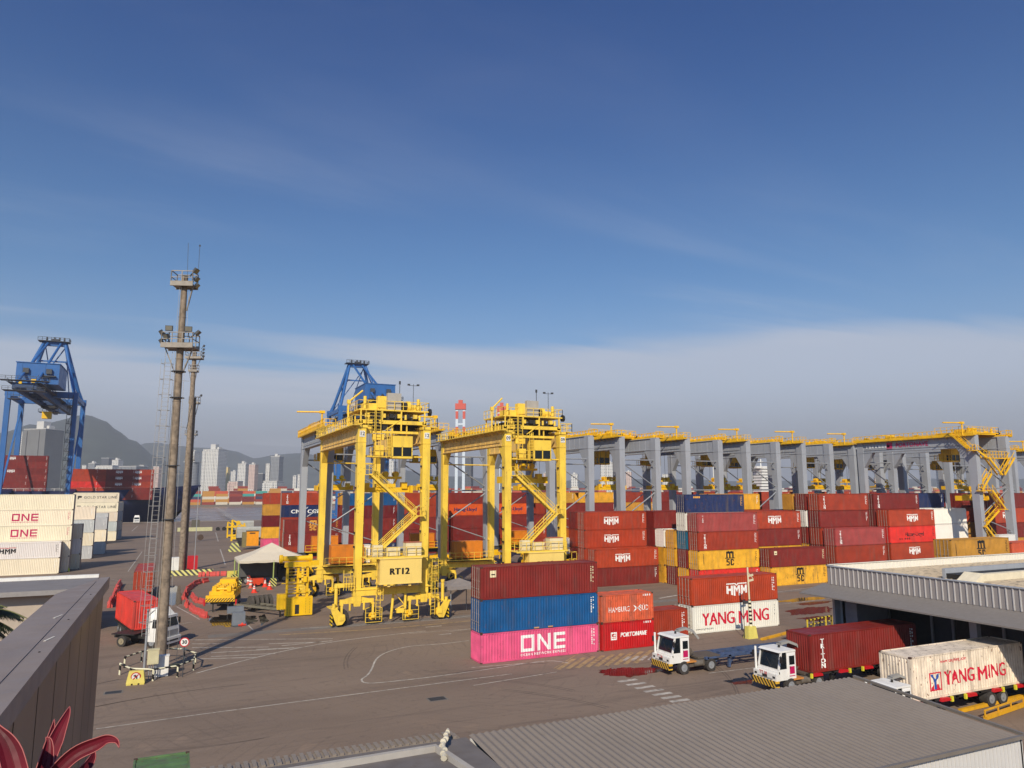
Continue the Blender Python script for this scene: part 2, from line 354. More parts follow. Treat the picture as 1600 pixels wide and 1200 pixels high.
def msc_logo(mb, x, z, k, m=0):
    for a in (-.62, -.12, .38): flat(mb, [(a,.3),(a+.24,.3),(a+.24,1.08),(a,1.08)], x, z, k, m)
    for a in (-.38, .12): flat(mb, [(a,.9),(a+.06,.8),(a+.2,.8),(a+.26,.9),(a+.26,1.08),(a+.18,1.16),(a,1.08)], x, z, k, m)
    flat(mb, [(-.8,.2),(.8,.2),(.8,.3),(-.8,.3)], x, z, k, m)
    def bl(P): 
        for (a, b, c_, d) in P: flat(mb, [(a, b), (c_, b), (c_, d), (a, d)], x, z, k, m)
    bl([(-.58,-.0,-.06,.14), (-.62,-.26,-.4,.0), (-.4,-.3,-.08,-.14), (-.24,-.5,-.04,-.3), (-.62,-.66,-.1,-.5), (.1,-.0,.58,.14), (.04,-.52,.27,.0), (.1,-.66,.58,-.52), (.42,-.14,.62,.0), (.42,-.52,.62,-.4)])
def ym_text(mb, x, z, k):
    "YANG MING in upright capitals; the M is cut from bars so that it stays open"
    W = .8*k
    for q, dx in enumerate((0, .04*k, .08*k)):
        put_text(mb, 'YANG', 1.4*k, x-.55*k+dx, z, 0, 1., 0, xs=.86, align='RIGHT', y=-.001*q); put_text(mb, 'ING', 1.4*k, x+1.05*k+dx, z, 0, 1., 0, xs=.86, align='LEFT', y=-.001*q)
    h = .49*k; t = .2*k; a = x-.1*k; b = x+.92*k; mid = (a+b)/2
    for p in ([(a, -h), (a+t, -h), (a+t, h), (a, h)], [(b-t, -h), (b, -h), (b, h), (b-t, h)], [(a+t, h), (a+t, h*.45), (mid, -h*.55), (mid, .0)], [(b-t, h), (b-t, h*.45), (mid, -h*.55), (mid, .0)]): flat(mb, p, 0, z, 1, 0)
def blocks(mb, x, z, n, w=.1, h=.09, gap=.05, vert=True, m=0, seed=1):
    r = random.Random(seed); p = 0
    for i in range(n):
        q = h*(r.choice((.7, 1, 1.3)))
        if vert: mb.box(x, x+w, 0, .001, z-p-q, z-p, m)
        else: mb.box(x+p, x+p+q, 0, .001, z, z+w, m)
        p += q+gap*r.choice((1, 1, 2.2))
_lg = {}
def logo_mesh(kind, L, H):
    k = (kind, L, H)
    if k in _lg: return _lg[k]
    mb = MB(); mats = [WHL]; c = H*.5
    if kind == 'one_white': one_logo(mb, .2, c-.62, 1.05)
    elif kind == 'one_magenta': one_logo(mb, -1.6, c-.55, .95); mats = [MAG]
    elif kind == 'hmm': hmm_logo(mb, .2, c-.6, .92)
    elif kind == 'hmm_left': hmm_logo(mb, -.9, c-.6, .9)
    elif kind == 'hmm_far': hmm_logo(mb, -.6, c-.5, .9)
    elif kind == 'hmm_dark': hmm_logo(mb, -2.2, c-.5, .8, 0, 1); mats = [BLKP, REDP]
    elif kind == 'msc': msc_logo(mb, .15, c-.15, 1.25); blocks(mb, -L/2+.95, H-.5, 12, .12, .1, .04); mats = [BLKP]
    elif kind == 'msc_yellow': msc_logo(mb, .15, c-.15, 1.25); mats = [YLL]
    elif kind == 'yang_ming':
        ym_text(mb, .42, c-.12, 1.34); put_text(mb, 'www.yangming.com', .3, -L/2+1.6, .45, .0, 1, 1); mats = [REDL, BLKP]
    elif kind == 'yang_ming_logo':
        ym_text(mb, .95, c-.3, .95); put_text(mb, 'www.yangming.com', .34, -1.7, H-.55, .004, 1, 0)
        X, Z, s = -4.3, c-.95, 1.2
        for p in ([(0,0),(1,0),(1,.07),(0,.07)], [(0,.93),(1,.93),(1,1),(0,1)], [(0,.07),(.07,.07),(.07,.93),(0,.93)], [(.93,.07),(1,.07),(1,.93),(.93,.93)],
                  [(.1,.07),(.38,.07),(.38,.3),(.3,.36)], [(.62,.07),(.9,.07),(.7,.36),(.62,.3)]): flat(mb, p, X, Z, s, 0)
        for p in ([(.42,.07),(.58,.07),(.58,.45),(.42,.45)], [(.42,.45),(.5,.45),(.5,.62),(.3,.9),(.12,.9)], [(.58,.45),(.88,.9),(.7,.9),(.5,.62),(.5,.45)]): flat(mb, p, X, Z, s, 1)
        mats = [REDL, mat('blue_lettering', srgb(40, 80, 160), .5, 0, 0)]
    elif kind == 'hamburg':
        put_text(mb, 'HAMBURG', .7, -.95, c-.15, .0, 1, xs=.74); put_text(mb, 'SÜD', .7, 1.95, c-.15, .0, 1, xs=.8)
        for s in (1, -1):
            for a in (0, 1):
                q = [(.0,.0),(.5,.42),(.62,.36),(.2,-.06)]; flat(mb, [(p[0]*s, p[1]*s*(1 if a == 0 else -1)) for p in q], 1.15, c-.12, .75)
    elif kind == 'portonave':
        [put_text(mb, 'PORTONAVE', .56, .62+dx, c+.05, .006, 1.04, xs=.9, shear=.18, y=-.001*q) for q, dx in enumerate((0, .03, .06))]
        X, Z, s = -2.0, c-.35, .72
        for p in ([(0,0),(1,0),(1,.2),(0,.2)], [(0,.2),(.2,.2),(.2,1),(0,1)], [(.2,.8),(1,.8),(1,1),(.2,1)], [(.8,.2),(1,.2),(1,.8),(.8,.8)], [(.2,.3),(.75,.3),(.75,.42),(.2,.42)], [(.35,.52),(.75,.52),(.75,.72),(.6,.72),(.6,.62),(.35,.62)]): flat(mb, p, X, Z, s)
    elif kind == 'gold_star':
        put_text(mb, 'GOLD STAR LINE', 1.05, 1.1, c, .006, 1.1, 0); flat(mb, [(0,0),(.35,0),(.35,.5),(1.1,.5),(1.35,.8),(1.1,1.15),(0,1.15)], -4.9, c-.5, .85); mats = [BLKP]
    elif kind == 'cma': [put_text(mb, 'CMA CGM', 1.25, -.2+dx, c-.15, .01, 1.15, xs=1.15, y=-.001*q) for q, dx in enumerate((0, .06, .12))]; flat(mb, [(-.7,.6),(-.1,.78),(.35,1.05),(.0,.62)], 0, c, 1.)
    elif kind == 'hapag': [put_text(mb, 'Hapag-Lloyd', 1.25, dx, c, .006, 1.0, y=-.001*q) for q, dx in enumerate((0, .05, .1))]; mats = [mat('navy_lettering', srgb(20, 40, 90), .5, 0, 0)]
    elif kind == 'hapag_black': put_text(mb, 'Hapag-Lloyd', 1.0, .4, c, .02, 1.0); blocks(mb, -3.6, c-.9, 5, .3, .3, .3, False, 0, 4); mats = [BLKP]
    elif kind == 'triton': [put_text(mb, ch, .5, -L/2+1.3+dx, c+.85-i*.37, .006, 1, 0, xs=1.2, y=-.001*q) for i, ch in enumerate('TRITON') for q, dx in enumerate((0, .045))]
    elif kind == 'tex': [put_text(mb, ch, .45, -L/2+1.1, c+.85-i*.36, .008, 1) for i, ch in enumerate('TEX')]
    elif kind == 'small_sq': mb.box(-L/2+.9, -L/2+1.5, 0, .001, H-.95, H-.35); mb.box(-L/2+1.0, -L/2+1.4, -.004, -.003, H-.75, H-.65, 1); mats = [CREAM, BLKP]
    elif kind == 'orange_dashes': blocks(mb, -L/2+1.7, H-.6, 5, .3, .25, .05, False); mats = [YLL]
    elif kind == 'maersk': put_text(mb, 'MAERSK', 1.1, .3, c, .02, 1.1)
    if L < 7 and kind != 'none': blocks(mb, L/2-1.2, H-.3, 4, .22, .16, .05, False, 0, 3)
    elif kind == 'yang_ming': blocks(mb, L/2-.6, H-.5, 4, .07, .12, .12, True, 1, 5)
    elif kind == 'yang_ming_logo': pass
    elif kind != 'none':
        blocks(mb, L/2-.75, H-.4, 8, .1, .1, .05, True, 0, 3); blocks(mb, L/2-.5, H-.4, 5, .07, .12, .12, True, 0, 5)
    else:
        blocks(mb, L/2-.75, H-.4, 8, .1, .1, .05, True, 0, 3); blocks(mb, L/2-.5, H-.35, 4, .07, .12, .15, True, 0, 7); mats = [WHL]
    _lg[k] = drape(mb.mesh('lettering', mats), L) if L in (12.19, 6.06) else mb.mesh('lettering', mats); return _lg[k]
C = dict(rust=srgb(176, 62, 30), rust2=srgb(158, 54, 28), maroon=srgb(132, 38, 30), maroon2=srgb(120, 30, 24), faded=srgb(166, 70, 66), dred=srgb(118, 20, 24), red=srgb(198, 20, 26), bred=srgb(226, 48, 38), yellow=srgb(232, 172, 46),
    ochre=srgb(200, 146, 52), navy=srgb(24, 44, 92), blue=srgb(14, 86, 142), teal=srgb(22, 110, 140), white=srgb(240, 236, 226), cream=srgb(244, 230, 204), grey=srgb(196, 198, 196), pink=srgb(224, 90, 132), orange=srgb(226, 92, 24), sorange=srgb(216, 96, 60), green=srgb(92, 122, 74), black=srgb(40, 44, 56))
CN = dict(rust='rust red', rust2='brick red', maroon='maroon', maroon2='dark maroon', faded='faded red', dred='dark red', red='bright red', bred='vivid red', yellow='yellow', ochre='ochre', navy='navy blue', blue='blue', teal='teal blue', white='off white', cream='cream', grey='pale grey', pink='pink', orange='orange', sorange='salmon orange', green='green', black='black')
ncont = 0
def container(x0, y0, z0, col, L=12.19, H=2.9, logo='none', door=-1, label='', group=None, rz=0., detail=2, old=False, center=False, smooth=False, side_y=None):
    "x0,y0 = corner towards -X,-Y (or the centre when center=True)"
    global ncont; ncont += 1
    loc = (x0, y0, z0) if center else (x0+L/2, y0+CW/2, z0)
    c = C[col] if isinstance(col, str) else col; r = random.Random(int(abs(loc[0]*71+loc[1]*13+z0*7)*10)); k = r.uniform(.9, 1.08); c = (c[0]*k, c[1]*k*r.uniform(.96, 1.04), c[2]*k, 1)
    r0 = r.random()
    t = empty('shipping_container', loc, rz, label, 'container', group or 'shipping containers in the yard')
    def P(o):
        o.color = c
        if old or (detail and r0 < .22 and col not in ('white', 'cream', 'grey')): o.data = old_mesh(o.data)
        elif col in ('white', 'cream', 'grey'): o.data = old_mesh(o.data, REEF)
        return o
    P(link('corrugated_shell', shell_mesh(L, H, door, smooth), t)); P(link('frame', frame_mesh(L, H, door), t))
    if detail:
        dm, rm = door_mesh(H, door)
        for s in (-1, 1):
            d = P(link('door', dm, t, (door*(L/2-.06), s*(CW-.34)/4, .16)))
            if detail > 1: link('lock_rod', rm, d)
    if logo: link('lettering', logo_mesh(logo, L, H), t)
    return t
_old = {}
def old_mesh(me, mt=None):
    mt = mt or PAINTR; k = (me.name, mt.name)
    if k not in _old:
        m2 = me.copy(); m2.materials[0] = mt; _old[k] = m2
    return _old[k]
ORD = ['bottom', 'second', 'third', 'fourth', 'fifth', 'sixth']
def stack(x0, y0, tiers, phrase, group='containers stacked in the yard', L=12.19, H=2.9, door=-1, detail=2, z0=0., dx=0., old=False):
    z = z0; n = len(tiers)
    for i, t in enumerate(tiers):
        if isinstance(t, str): t = (t,)
        col = t[0]; logo = t[1] if len(t) > 1 else 'none'; xd = t[2] if len(t) > 2 else 0.
        r = random.Random(int(x0*31+y0*17+i)); pos = 'top' if i == n-1 and n > 1 else ORD[i]
        extra = {'hmm': ' with white crest', 'hmm_left': ' with white crest', 'hmm_far': ' with white crest', 'msc': ' with black lettering', 'msc_yellow': ' with ochre lettering', 'one_magenta': ' with magenta lettering', 'triton': ' with vertical lettering', 'hmm_dark': ' with black crest', 'gold_star': ' with black capitals', 'cma': ' with white capitals', 'hapag': ' with navy lettering', 'hapag_black': ' with smudged lettering', 'orange_dashes': ' with orange mark'}.get(logo, '')
        container(x0+xd+dx+r.uniform(-.04, .04), y0+r.uniform(-.03, .03), z, col, L, H, logo, door, f"{CN[col]} container{extra}, {pos} in {phrase}", group, detail=detail, old=old)
        z += H+.01
# --- front single stacks
fg = 'containers in the short front stacks'
x, y = 25.53, 62.36
container(x, y, 0, 'pink', H=2.59, logo='one_white', door=1, label='pink container with big white square lettering at the bottom of the front stack', group=fg)
container(x, y+.03, 2.6, 'blue', logo='none', label='blue container between the pink one and the dark red one', group=fg)
container(x, y, 5.51, 'maroon', logo='small_sq', label='dark red container on top of the blue one in the front stack', group=fg)
for dx_ in (-.55, .9):
    tag(MB().cbox((0, 0, 0), (.5, .06, .12), 0).build('twistlock_plate', mat('wood_plate', srgb(190, 150, 110), .7), None, (x+6.1+dx_, y-.04, 2.74)), 'small tan plate hung on the lower edge of the blue container, ' + ('left one' if dx_ < 0 else 'right one'), 'plate', 'plates under the blue container')
container(38.0, 62.2, 0, 'red', L=6.06, H=2.59, logo='portonave', label='short bright red container with white slanted lettering beside the pink one', group=fg)
container(38.0, 62.2, 2.6, 'sorange', L=6.06, H=2.59, logo='hamburg', label='short salmon orange container with white capital lettering on the bright red one', group=fg, old=True)
container(43.98, 64.5, 0, 'rust2', L=6.06, H=2.9, logo='none', label='short plain brick red container left of the white one with red lettering', group=fg)
container(51.23, 65.2, 0, 'white', logo='yang_ming', label='white container with large red capital lettering under a rust red one', group=fg)
container(51.2, 65.2, 2.91, 'rust', logo='hmm', label='rust red container with large white crest lettering on the white lettered one', group=fg)
G2 = 'containers stacked under the right hand crane rows'
# --- block A, under the line of the yellow cranes
stack(61.5, 102.2, ['maroon', ('rust', 'hmm_left', .0)], 'low stack right of second yellow crane', G2)
stack(61.3, 105.1, ['maroon', 'rust', ('rust', 'hmm_left'), ('rust', 'hmm_left')], 'tall crested stack right of second yellow crane', G2)
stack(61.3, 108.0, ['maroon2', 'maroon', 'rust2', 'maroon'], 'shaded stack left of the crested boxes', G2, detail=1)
ph = 'row under the navy box'
stack(74.6, 92.9, ['bred', ('yellow', 'msc'), ('rust2', 'triton'), ('faded', 'tex')], 'nearest '+ph, G2)
stack(74.6, 95.8, ['yellow', 'maroon', 'teal', 'white', ('navy', 'orange_dashes', .0)], 'second '+ph, G2)
stack(74.5, 98.7, ['maroon', 'yellow', 'yellow'], 'third '+ph, G2)
stack(74.5, 101.6, ['yellow', 'yellow', 'white'], 'fourth '+ph, G2, detail=1)
stack(74.6, 104.5, ['maroon', 'rust2', 'maroon', 'maroon'], 'fifth '+ph, G2, detail=1)
stack(74.6, 107.3, ['rust', 'maroon', 'maroon', 'maroon'], 'last '+ph, G2, detail=1)
ph = 'row behind the red lettered front box'
stack(87.4, 91.0, [('yellow', 'msc'), ('maroon', 'small_sq')], 'nearest '+ph, G2)
stack(86.9, 95.6, ['rust2', ('yellow', 'msc'), 'maroon', ('rust', 'hmm')], 'second '+ph, G2)
stack(87.2, 98.5, ['ochre', 'maroon', 'rust2', 'maroon'], 'third '+ph, G2, detail=1)
stack(87.2, 101.6, ['maroon', 'rust2', 'ochre', 'rust'], 'fourth '+ph, G2, detail=1)
stack(87.2, 105.5, ['maroon', 'rust2', 'maroon', 'rust', 'yellow'], 'last '+ph, G2, detail=1)
ph = 'row above the warehouse roof corner'
stack(102.0, 91.0, ['rust2', 'rust2', ('faded', 'triton')], 'nearest '+ph, G2)
stack(101.9, 94.0, ['maroon', 'maroon', 'rust2', 'maroon', ('rust2', 'triton')], 'second '+ph, G2)
stack(101.9, 97.0, ['rust', 'yellow', 'maroon', 'white', 'maroon'], 'third '+ph, G2)
stack(101.9, 100.0, ['maroon', 'ochre', 'maroon', 'maroon', 'ochre'], 'fourth '+ph, G2, detail=1)
stack(101.9, 103.0, ['rust', 'rust2', 'ochre', 'navy'], 'fifth '+ph, G2, detail=1)
ph = 'row just left of the staircase crane'
stack(115.7, 91.3, ['maroon', ('rust', 'hmm'), ('bred', 'hapag_black'), ('rust', 'hmm')], 'nearest '+ph, G2)
stack(115.7, 94.2, ['maroon', 'rust2', 'maroon', 'maroon', ('maroon2', 'triton')], 'second '+ph, G2)
stack(115.7, 97.1, ['rust2', 'maroon', 'maroon', 'navy', 'maroon'], 'third '+ph, G2, detail=1)
stack(115.7, 100.0, ['rust2', 'maroon', 'maroon', 'maroon'], 'fourth '+ph, G2, detail=1)
ph = 'row between the staircase crane legs'
stack(128.9, 94.0, ['white', 'cream', 'white', 'white'], 'nearest '+ph, G2)
stack(130.5, 99.5, ['white', 'white', 'white', 'white', 'navy'], 'second '+ph, G2)
stack(136.0, 103.0, ['ochre', 'yellow', 'rust', 'ochre', 'maroon'], 'third '+ph, G2)
stack(129.5, 106.0, ['maroon', 'rust2', 'ochre', 'maroon', 'rust'], 'last '+ph, G2, detail=1)
ph = 'stack right of the staircase crane'
stack(144.6, 91.5, ['orange', 'ochre', 'maroon2', ('rust', 'hmm_left', 0.), ('maroon2', 'msc_yellow', 0.)], 'near '+ph, G2)
stack(144.6, 97.0, ['maroon', 'rust', 'ochre', 'rust', 'maroon'], 'far '+ph, G2, detail=1)
# --- between the warehouse and block A, seen over the roof
stack(93.0, 64.4, ['maroon', 'rust2', ('ochre', 'msc')], 'near stack over the warehouse roof', G2)
stack(106.0, 64.6, ['rust', 'maroon', ('sorange', 'hapag')], 'right edge stack over the warehouse roof', G2, H=2.65)
# --- block C, far side of the crane yard
G3 = 'containers in the far yard block behind the grey cranes'
rr = random.Random(5); pal = ['maroon', 'rust', 'rust2', 'maroon2', 'rust', 'ochre', 'maroon', 'navy', 'rust2', 'yellow', 'maroon', 'dred']
stack(22.4, 170.3, ['rust2', ('maroon', 'triton'), ('maroon', 'msc_yellow')], 'nearest stack behind the cream tent', G3)
stack(23.6, 186.0, ['rust2', 'rust', 'rust2', ('navy', 'cma'), ('rust', 'triton')], 'five-high stack behind the cream tent', G3)
stack(20.8, 200.0, ['pink', 'yellow', 'dred', 'ochre', 'rust'], 'leftmost stack of the far block', G3, detail=1)
for bi, x in enumerate([36.3, 49.6, 63., 76.4, 89.8, 103.2, 116.6, 130., 143.4, 157., 170.6, 184., 198., 212.]):
    for ri, y in enumerate([172., 180.]):
        n = 5 if ri else (4 if bi % 3 == 1 else 3)
        if bi == 1: n = 5
        tiers = [rr.choice(pal) for _ in range(n)]
        if bi == 0 and ri == 0: tiers = ['navy', 'maroon', 'maroon', 'dred', 'blue']
        if bi == 0 and ri == 1: tiers = ['rust', 'maroon', 'maroon', ('maroon', 'triton'), 'ochre']
        if bi == 3: tiers[-2:] = [('orange', 'hapag'), 'maroon'] if ri else tiers[-2:]
        if bi == 2 and ri: tiers[-2:] = [('orange', 'hapag'), 'maroon']
        if bi == 4 and ri: tiers[-2:] = ['rust2', 'ochre']
        stack(x+rr.uniform(-.2, .2), y, tiers, f"{'rear' if ri else 'front'} stack, {('first','second','third','fourth','fifth','sixth','seventh','eighth','ninth','tenth','eleventh','twelfth','thirteenth','fourteenth')[bi]} far bay from left", G3, detail=1 if ri == 0 and bi < 3 else 0)
# --- white refrigerated boxes at the left
G4 = 'white refrigerated containers in the left stacks'
stack(-31.1, 161., ['cream', ('white', 'hmm_dark')], 'two-high front pile at left edge', G4, door=1)
stack(-29.9, 163.7, ['cream', 'cream', ('cream', 'one_magenta'), ('cream', 'one_magenta'), 'cream'], 'magenta lettered pile at left edge', G4, door=1)
stack(-43.6, 163.7, ['cream', 'cream', 'cream', 'cream', 'cream'], 'outermost pile cut by left edge', G4, door=1)
stack(-28.6, 168.5, ['cream', 'white', 'cream'], 'dark ended pile behind the magenta pile', G4, door=1)
stack(-28.6, 192., ['grey', 'cream', 'grey', 'cream'], 'narrow pale pile right of magenta pile', G4, door=1)
stack(-27.0, 205., ['grey', 'cream', 'grey'], 'low narrow pile left of grey pile', G4, door=1)
stack(-29.5, 241.8, ['cream', 'grey', 'grey'], 'grey pile before the capital lettered pile', G4, door=1)
stack(-28.0, 256., ['cream', 'grey', 'cream', ('cream', 'gold_star'), ('cream', 'gold_star')], 'tall capital lettered pile', G4, door=1)
stack(-27.0, 262., ['grey', 'cream', 'grey', 'cream'], 'rearmost pile behind capital lettered one', G4, door=1)
# --- green box at the bottom edge
container(.15, 38.3, 0, 'green', L=6.06, H=2.6, logo=None, label='green container with rusty roof edge cut by the bottom of the picture', group='single containers on the ground', old=True, rz=pi/2, center=True)
# ---------------------------------------------------------------- rubber tyred gantry cranes
def rtg(label, loc, cc, H, S2, ms, mg, mp, style, group, num=None, ty=-4., spz=15.):
    """legs at x=+-cc/2, y=+-S2; H = top of legs; ms leg paint, mg girder paint, mp platform paint"""
    T = empty('gantry_crane', loc, 0, label, 'gantry crane', group); c = cc/2; yel = style == 'yellow'
    lw = .48 if yel else .58; ld = .5 if yel else .75; zb = 4.0 if yel else 4.3; gb = H-2.0 if yel else H-2.3
    for sy in (-1, 1):
        for sx in (-1, 1):
            mb = MB(); x = sx*c; y = sy*S2; k = .82
            mb.taper((x-lw*k, x+lw*k, y-ld*k, y+ld*k, zb), (x-lw, x+lw, y-ld, y+ld, gb)); 
            mb.taper((x-lw, x+lw, y-ld, y+ld, gb), (x-lw, x+lw, y-ld, y+ld, H-.02))
            if yel: mb.box(x-lw-.12, x+lw+.12, y-ld-.12, y+ld+.12, H-.32, H)
            # knee gusset towards the span
            mb.prism([(y-sy*ld*.9, gb-3.2 if not yel else gb-1.8), (y-sy*ld*.9, gb), (y-sy*(ld+(2.2 if not yel else 1.3)), gb)], 'x', x-lw*.8, x+lw*.8)
            mb.box(x-lw-.04, x+lw+.04, y-ld-.04, y+ld+.04, gb-.06, gb+.04)
            for zc in (7.5, 11.5, 15.2): mb.cbox((x-sx*(lw*.88), y-sy*0, zc), (.22, .5, .3))
            leg = mb.build('leg', ms, T)
            if sy < 0 and num:
                n = MB(); n.cbox((0, 0, 0), (.62, .03, .72)); put_text(n, num, .6, 0, 0, .012, 1, 1, y=-.025); n.build('number_plate', [WHITE, BLKP], leg, (x+.1*sx*0, y-ld-.03 if not yel else y-ld-.035, H-1.05))
        # sill beam
        mb = MB(); y = sy*S2
        mb.box(-c-.5, c+.5, y-.42, y+.42, zb-.75, zb+.12); mb.box(-c-.8, c+.8, y-.5, y+.5, zb-.1, zb-.02)
        mb.build('sill_beam', ms if yel else GREYD, T)
        # bracing between the pair of legs
        mb = MB(); br = .11
        z1, z2, z3 = (gb-1.7, None, None) if yel else (gb-1.9, gb-7.4, gb-12.6)
        mb.tube((-c, y, z1), (c, y, z1), br*.9 if yel else br)
        if not yel:
            mb.tube((-c, y, z2), (c, y, z2), br); mb.tube((-c, y, z1-.3), (c, y, z2+.4), br); mb.tube((c, y, z2-.2), (-c, y, z3), br); mb.tube((c, y, z1-2.2), (c-1.5, y, z1), br*.8); mb.tube((-c, y, z3), (c, y, z3-2.6), br*.8)
        mb.build('bracing', ms if yel else GALV, T)
    r3 = random.Random(2)
    # main girders
    for sx in (-1, 1):
        mb = MB(); x = sx*c
        mb.box(x-.38, x+.38, -S2+ld, S2-ld, gb+.12, H-.14); mb.box(x-.55, x+.55, -S2+ld, S2-ld, H-.14, H-.04); mb.box(x-.55, x+.55, -S2+ld, S2-ld, gb, gb+.12)
        n = 12
        for i in range(1, n): 
            yy = -S2+ld+(2*S2-2*ld)*i/n; mb.box(x-sx*.38-.05, x-sx*.38+.05, yy-.02, yy+.02, gb+.12, H-.14); mb.box(x+sx*.38-.04, x+sx*.38+.04, yy-.03, yy+.03, gb+.12, H-.14)
        mb.bar((x+sx*.6, -S2+1, gb+.7), (x+sx*.6, S2-1, gb+.7), .07, .07); mb.bar((x, -S2, H), (x, S2, H), .12, .16)
        g = mb.build('girder', mg, T)
        wk = MB(); xo = x+sx*1.15; xa, xb = sorted((x+sx*.4, xo+sx*.05))
        wk.box(xa, xb, -S2-1.0, S2+1.0, H-.08, H+.02); wk.rail([(xo, -S2-1.0, H), (xo, S2+1.0, H)], 1.1, 1.1 if yel else 1.0, .075 if yel else .1, 0)
        if not yel: wk.box(xo-.03, xo+.03, -S2-1.0, S2+1.0, H-.18, H+.42); wk.box(x-.3, x+.3, -S2, S2, H-.03, H+.3)
        for i in range(18): wk.bar((x+sx*.4, -S2+1.3*i+.7, H-.5), (xo, -S2+1.3*i+.7, H-.06), .07, .07)
        wk.rail([(x-sx*.55, -S2-1.0, H), (xo, -S2-1.0, H)], 1.1, 1, .075); wk.rail([(x-sx*.55, S2+1.0, H), (xo, S2+1.0, H)], 1.1, 1, .075)
        [wk.cbox((xo-sx*.35, -S2+1+r3.uniform(0, 2*S2-2), H+.35), (.5, .9, r3.uniform(.5, .9))) for _ in range(0 if yel else 9)]
        wk.build('walkway', mp, T)
        # davit arm over the end of the walkway
        dv = MB(); ye = S2-1 if not yel else -S2+2.2
        if sx < 0 or not yel:
            if not yel and sx < 0: dv.tube((xo, -S2+1, H), (xo, -S2+1, H+2.5), .13); dv.tube((xo, -S2+1, H+2.3), (xo-3.6, -S2+2.2, H+2.3), .12); dv.cbox((xo, -S2+1, H+2.3), (.8, .5, .4)); dv.build('davit_arm', mp, T)
            if yel: dv.tube((xo, ye, H), (xo, ye, H+3.2), .12); dv.tube((xo, ye, H+3.0), (xo+1.9, ye+1.0, H+4.6), .11); dv.cbox((xo, ye, H+3), (.4, .4, .5)); dv.build('davit_arm', mp, T)
    # bogies, wheels
    wm, rm_ = _wheel(yel)
    for sy in (-1, 1):
        for sx in (-1, 1):
            bg = MB(); x = sx*c; y = sy*S2; W2 = 1.8
            bg.cbox((x, y, zb-1.0), (.9, .8, .7)); bg.taper((x-.35, x+.35, y-.35, y+.35, zb-1.9), (x-.5, x+.5, y-.4, y+.4, zb-1.2))
            bg.box(x-W2-.15, x+W2+.15, y-.26, y+.26, 2.45, 2.9); bg.prism([(x-W2+.4, 2.9), (x-.5, 3.15), (x+.5, 3.15), (x+W2-.4, 2.9)], 'y', y-.24, y+.24)
            for k in (-1, 1):
                bg.box(x+k*W2-.12, x+k*W2+.12, y-.58, y-.44, .95, 2.5); bg.box(x+k*W2-.12, x+k*W2+.12, y+.44, y+.58, .95, 2.5); bg.box(x+k*W2-.16, x+k*W2+.16, y-.6, y+.6, 2.3, 2.46)
                bg.cbox((x+k*W2, y-.63, .95), (.42, .1, .36)); bg.tube((x+k*W2, y-.78, .95), (x+k*W2, y-.6, .95), .17, 10)
                bg.tube((x+k*W2*.45, y-.3, 1.7), (x+k*W2*.45, y-.3, 2.5), .13, 8)
            b_ = bg.build('bogie', ms if yel else YELP, T)
            for k in (-1, 1):
                w = link('wheel', wm, T, (x+k*W2, y, .96)); link('rim', rm_, w)
            # wheel guard with hazard stripes at the outer end, and hoop guards
            gd = MB(); xo = x+sx*(W2+.9)
            q_ = [(.42, 2.1), (-.35, 2.1), (-.75, 1.55), (-1.25, 1.35), (-1.3, .75), (-.95, .3), (-.35, .25), (-.12, .7)]; gd.prism([(xo+sx*a, b) for a, b in q_], 'y', y-.86, y-.72)
            gd.cbox((xo+sx*.05, y, 2.15), (1.0, 1.6, .1))
            gd.cbox((xo-sx*.85, y-.9, .95), (.5, .1, .4)); gd.tube((xo, y-.7, 2.1), (xo, y-.7, 2.6), .2, 10)
            hz = MB(); hz.cbox((xo+sx*.22, y-.4, .85), (.1, 1.1, 1.2)); 
            go = gd.build('wheel_guard', ms if yel else YELP, T); hz.build('warning_plate', HAZ, go)
            if yel:
                hp = MB(); xi = x-sx*W2
                for q in (-.95, .95):
                    P = [(xi+q, y-1.0, .35), (xi+q, y-1.0, 1.9), (xi+q*.55, y-1.0, 2.0)]
                    for a, b in zip(P, P[1:]): hp.bar(a, b, .06, .06)
                for zz in (.35, .9, 1.4): hp.bar((xi-.95, y-1.0, zz), (xi+.95, y-1.0, zz), .05, .05)
                hp.build('hoop_guard', mp, T)
                pp = MB(); pp.tube((x+sx*(W2+.6), y-.2, 2.0), (x+sx*(W2+.6), y-.2, 4.4), .2, 10); pp.box(min(x, x+sx*(W2+.8)), max(x, x+sx*(W2+.8)), y-.4, y, 4.3, 4.75) if (sx < 0) else None
                pp.tube((x+sx*(W2+.6), y-.2, 4.3), (x+sx*(W2+.6), y-.2, 4.6), .26, 10); pp.build('steering_column', ms, T)
    # house and platforms beside the near sill
    if yel:
        y = -S2-1.3
        hs = MB(); hs.box(-1.9, 3.05, y-.95, y+.75, 4.7, 7.5); hs.box(-1.98, 3.13, y-1.03, y+.83, 7.42, 7.56); hs.box(-1.98, 3.13, y-1.0, y+.83, 4.6, 4.72); hs.cbox((-.8, y-.7, 4.45), (.3, .2, .3)); hs.cbox((1.7, y-.7, 4.45), (.3, .2, .3))
        h = hs.build('electrical_house', mat('house_yellow_paint', srgb(248, 214, 118), .5, 0, .05, .5, dirt=.12), T); 
        t = MB(); [put_text(t, {'12': 'RT12', '09': 'RT09'}[num], 1.0, .35+dx, 6.0, .012, 1.1, y=y-.965-.004*q) for q, dx in enumerate((0, .05, .1))]; t.build('lettering', BLKP, h)
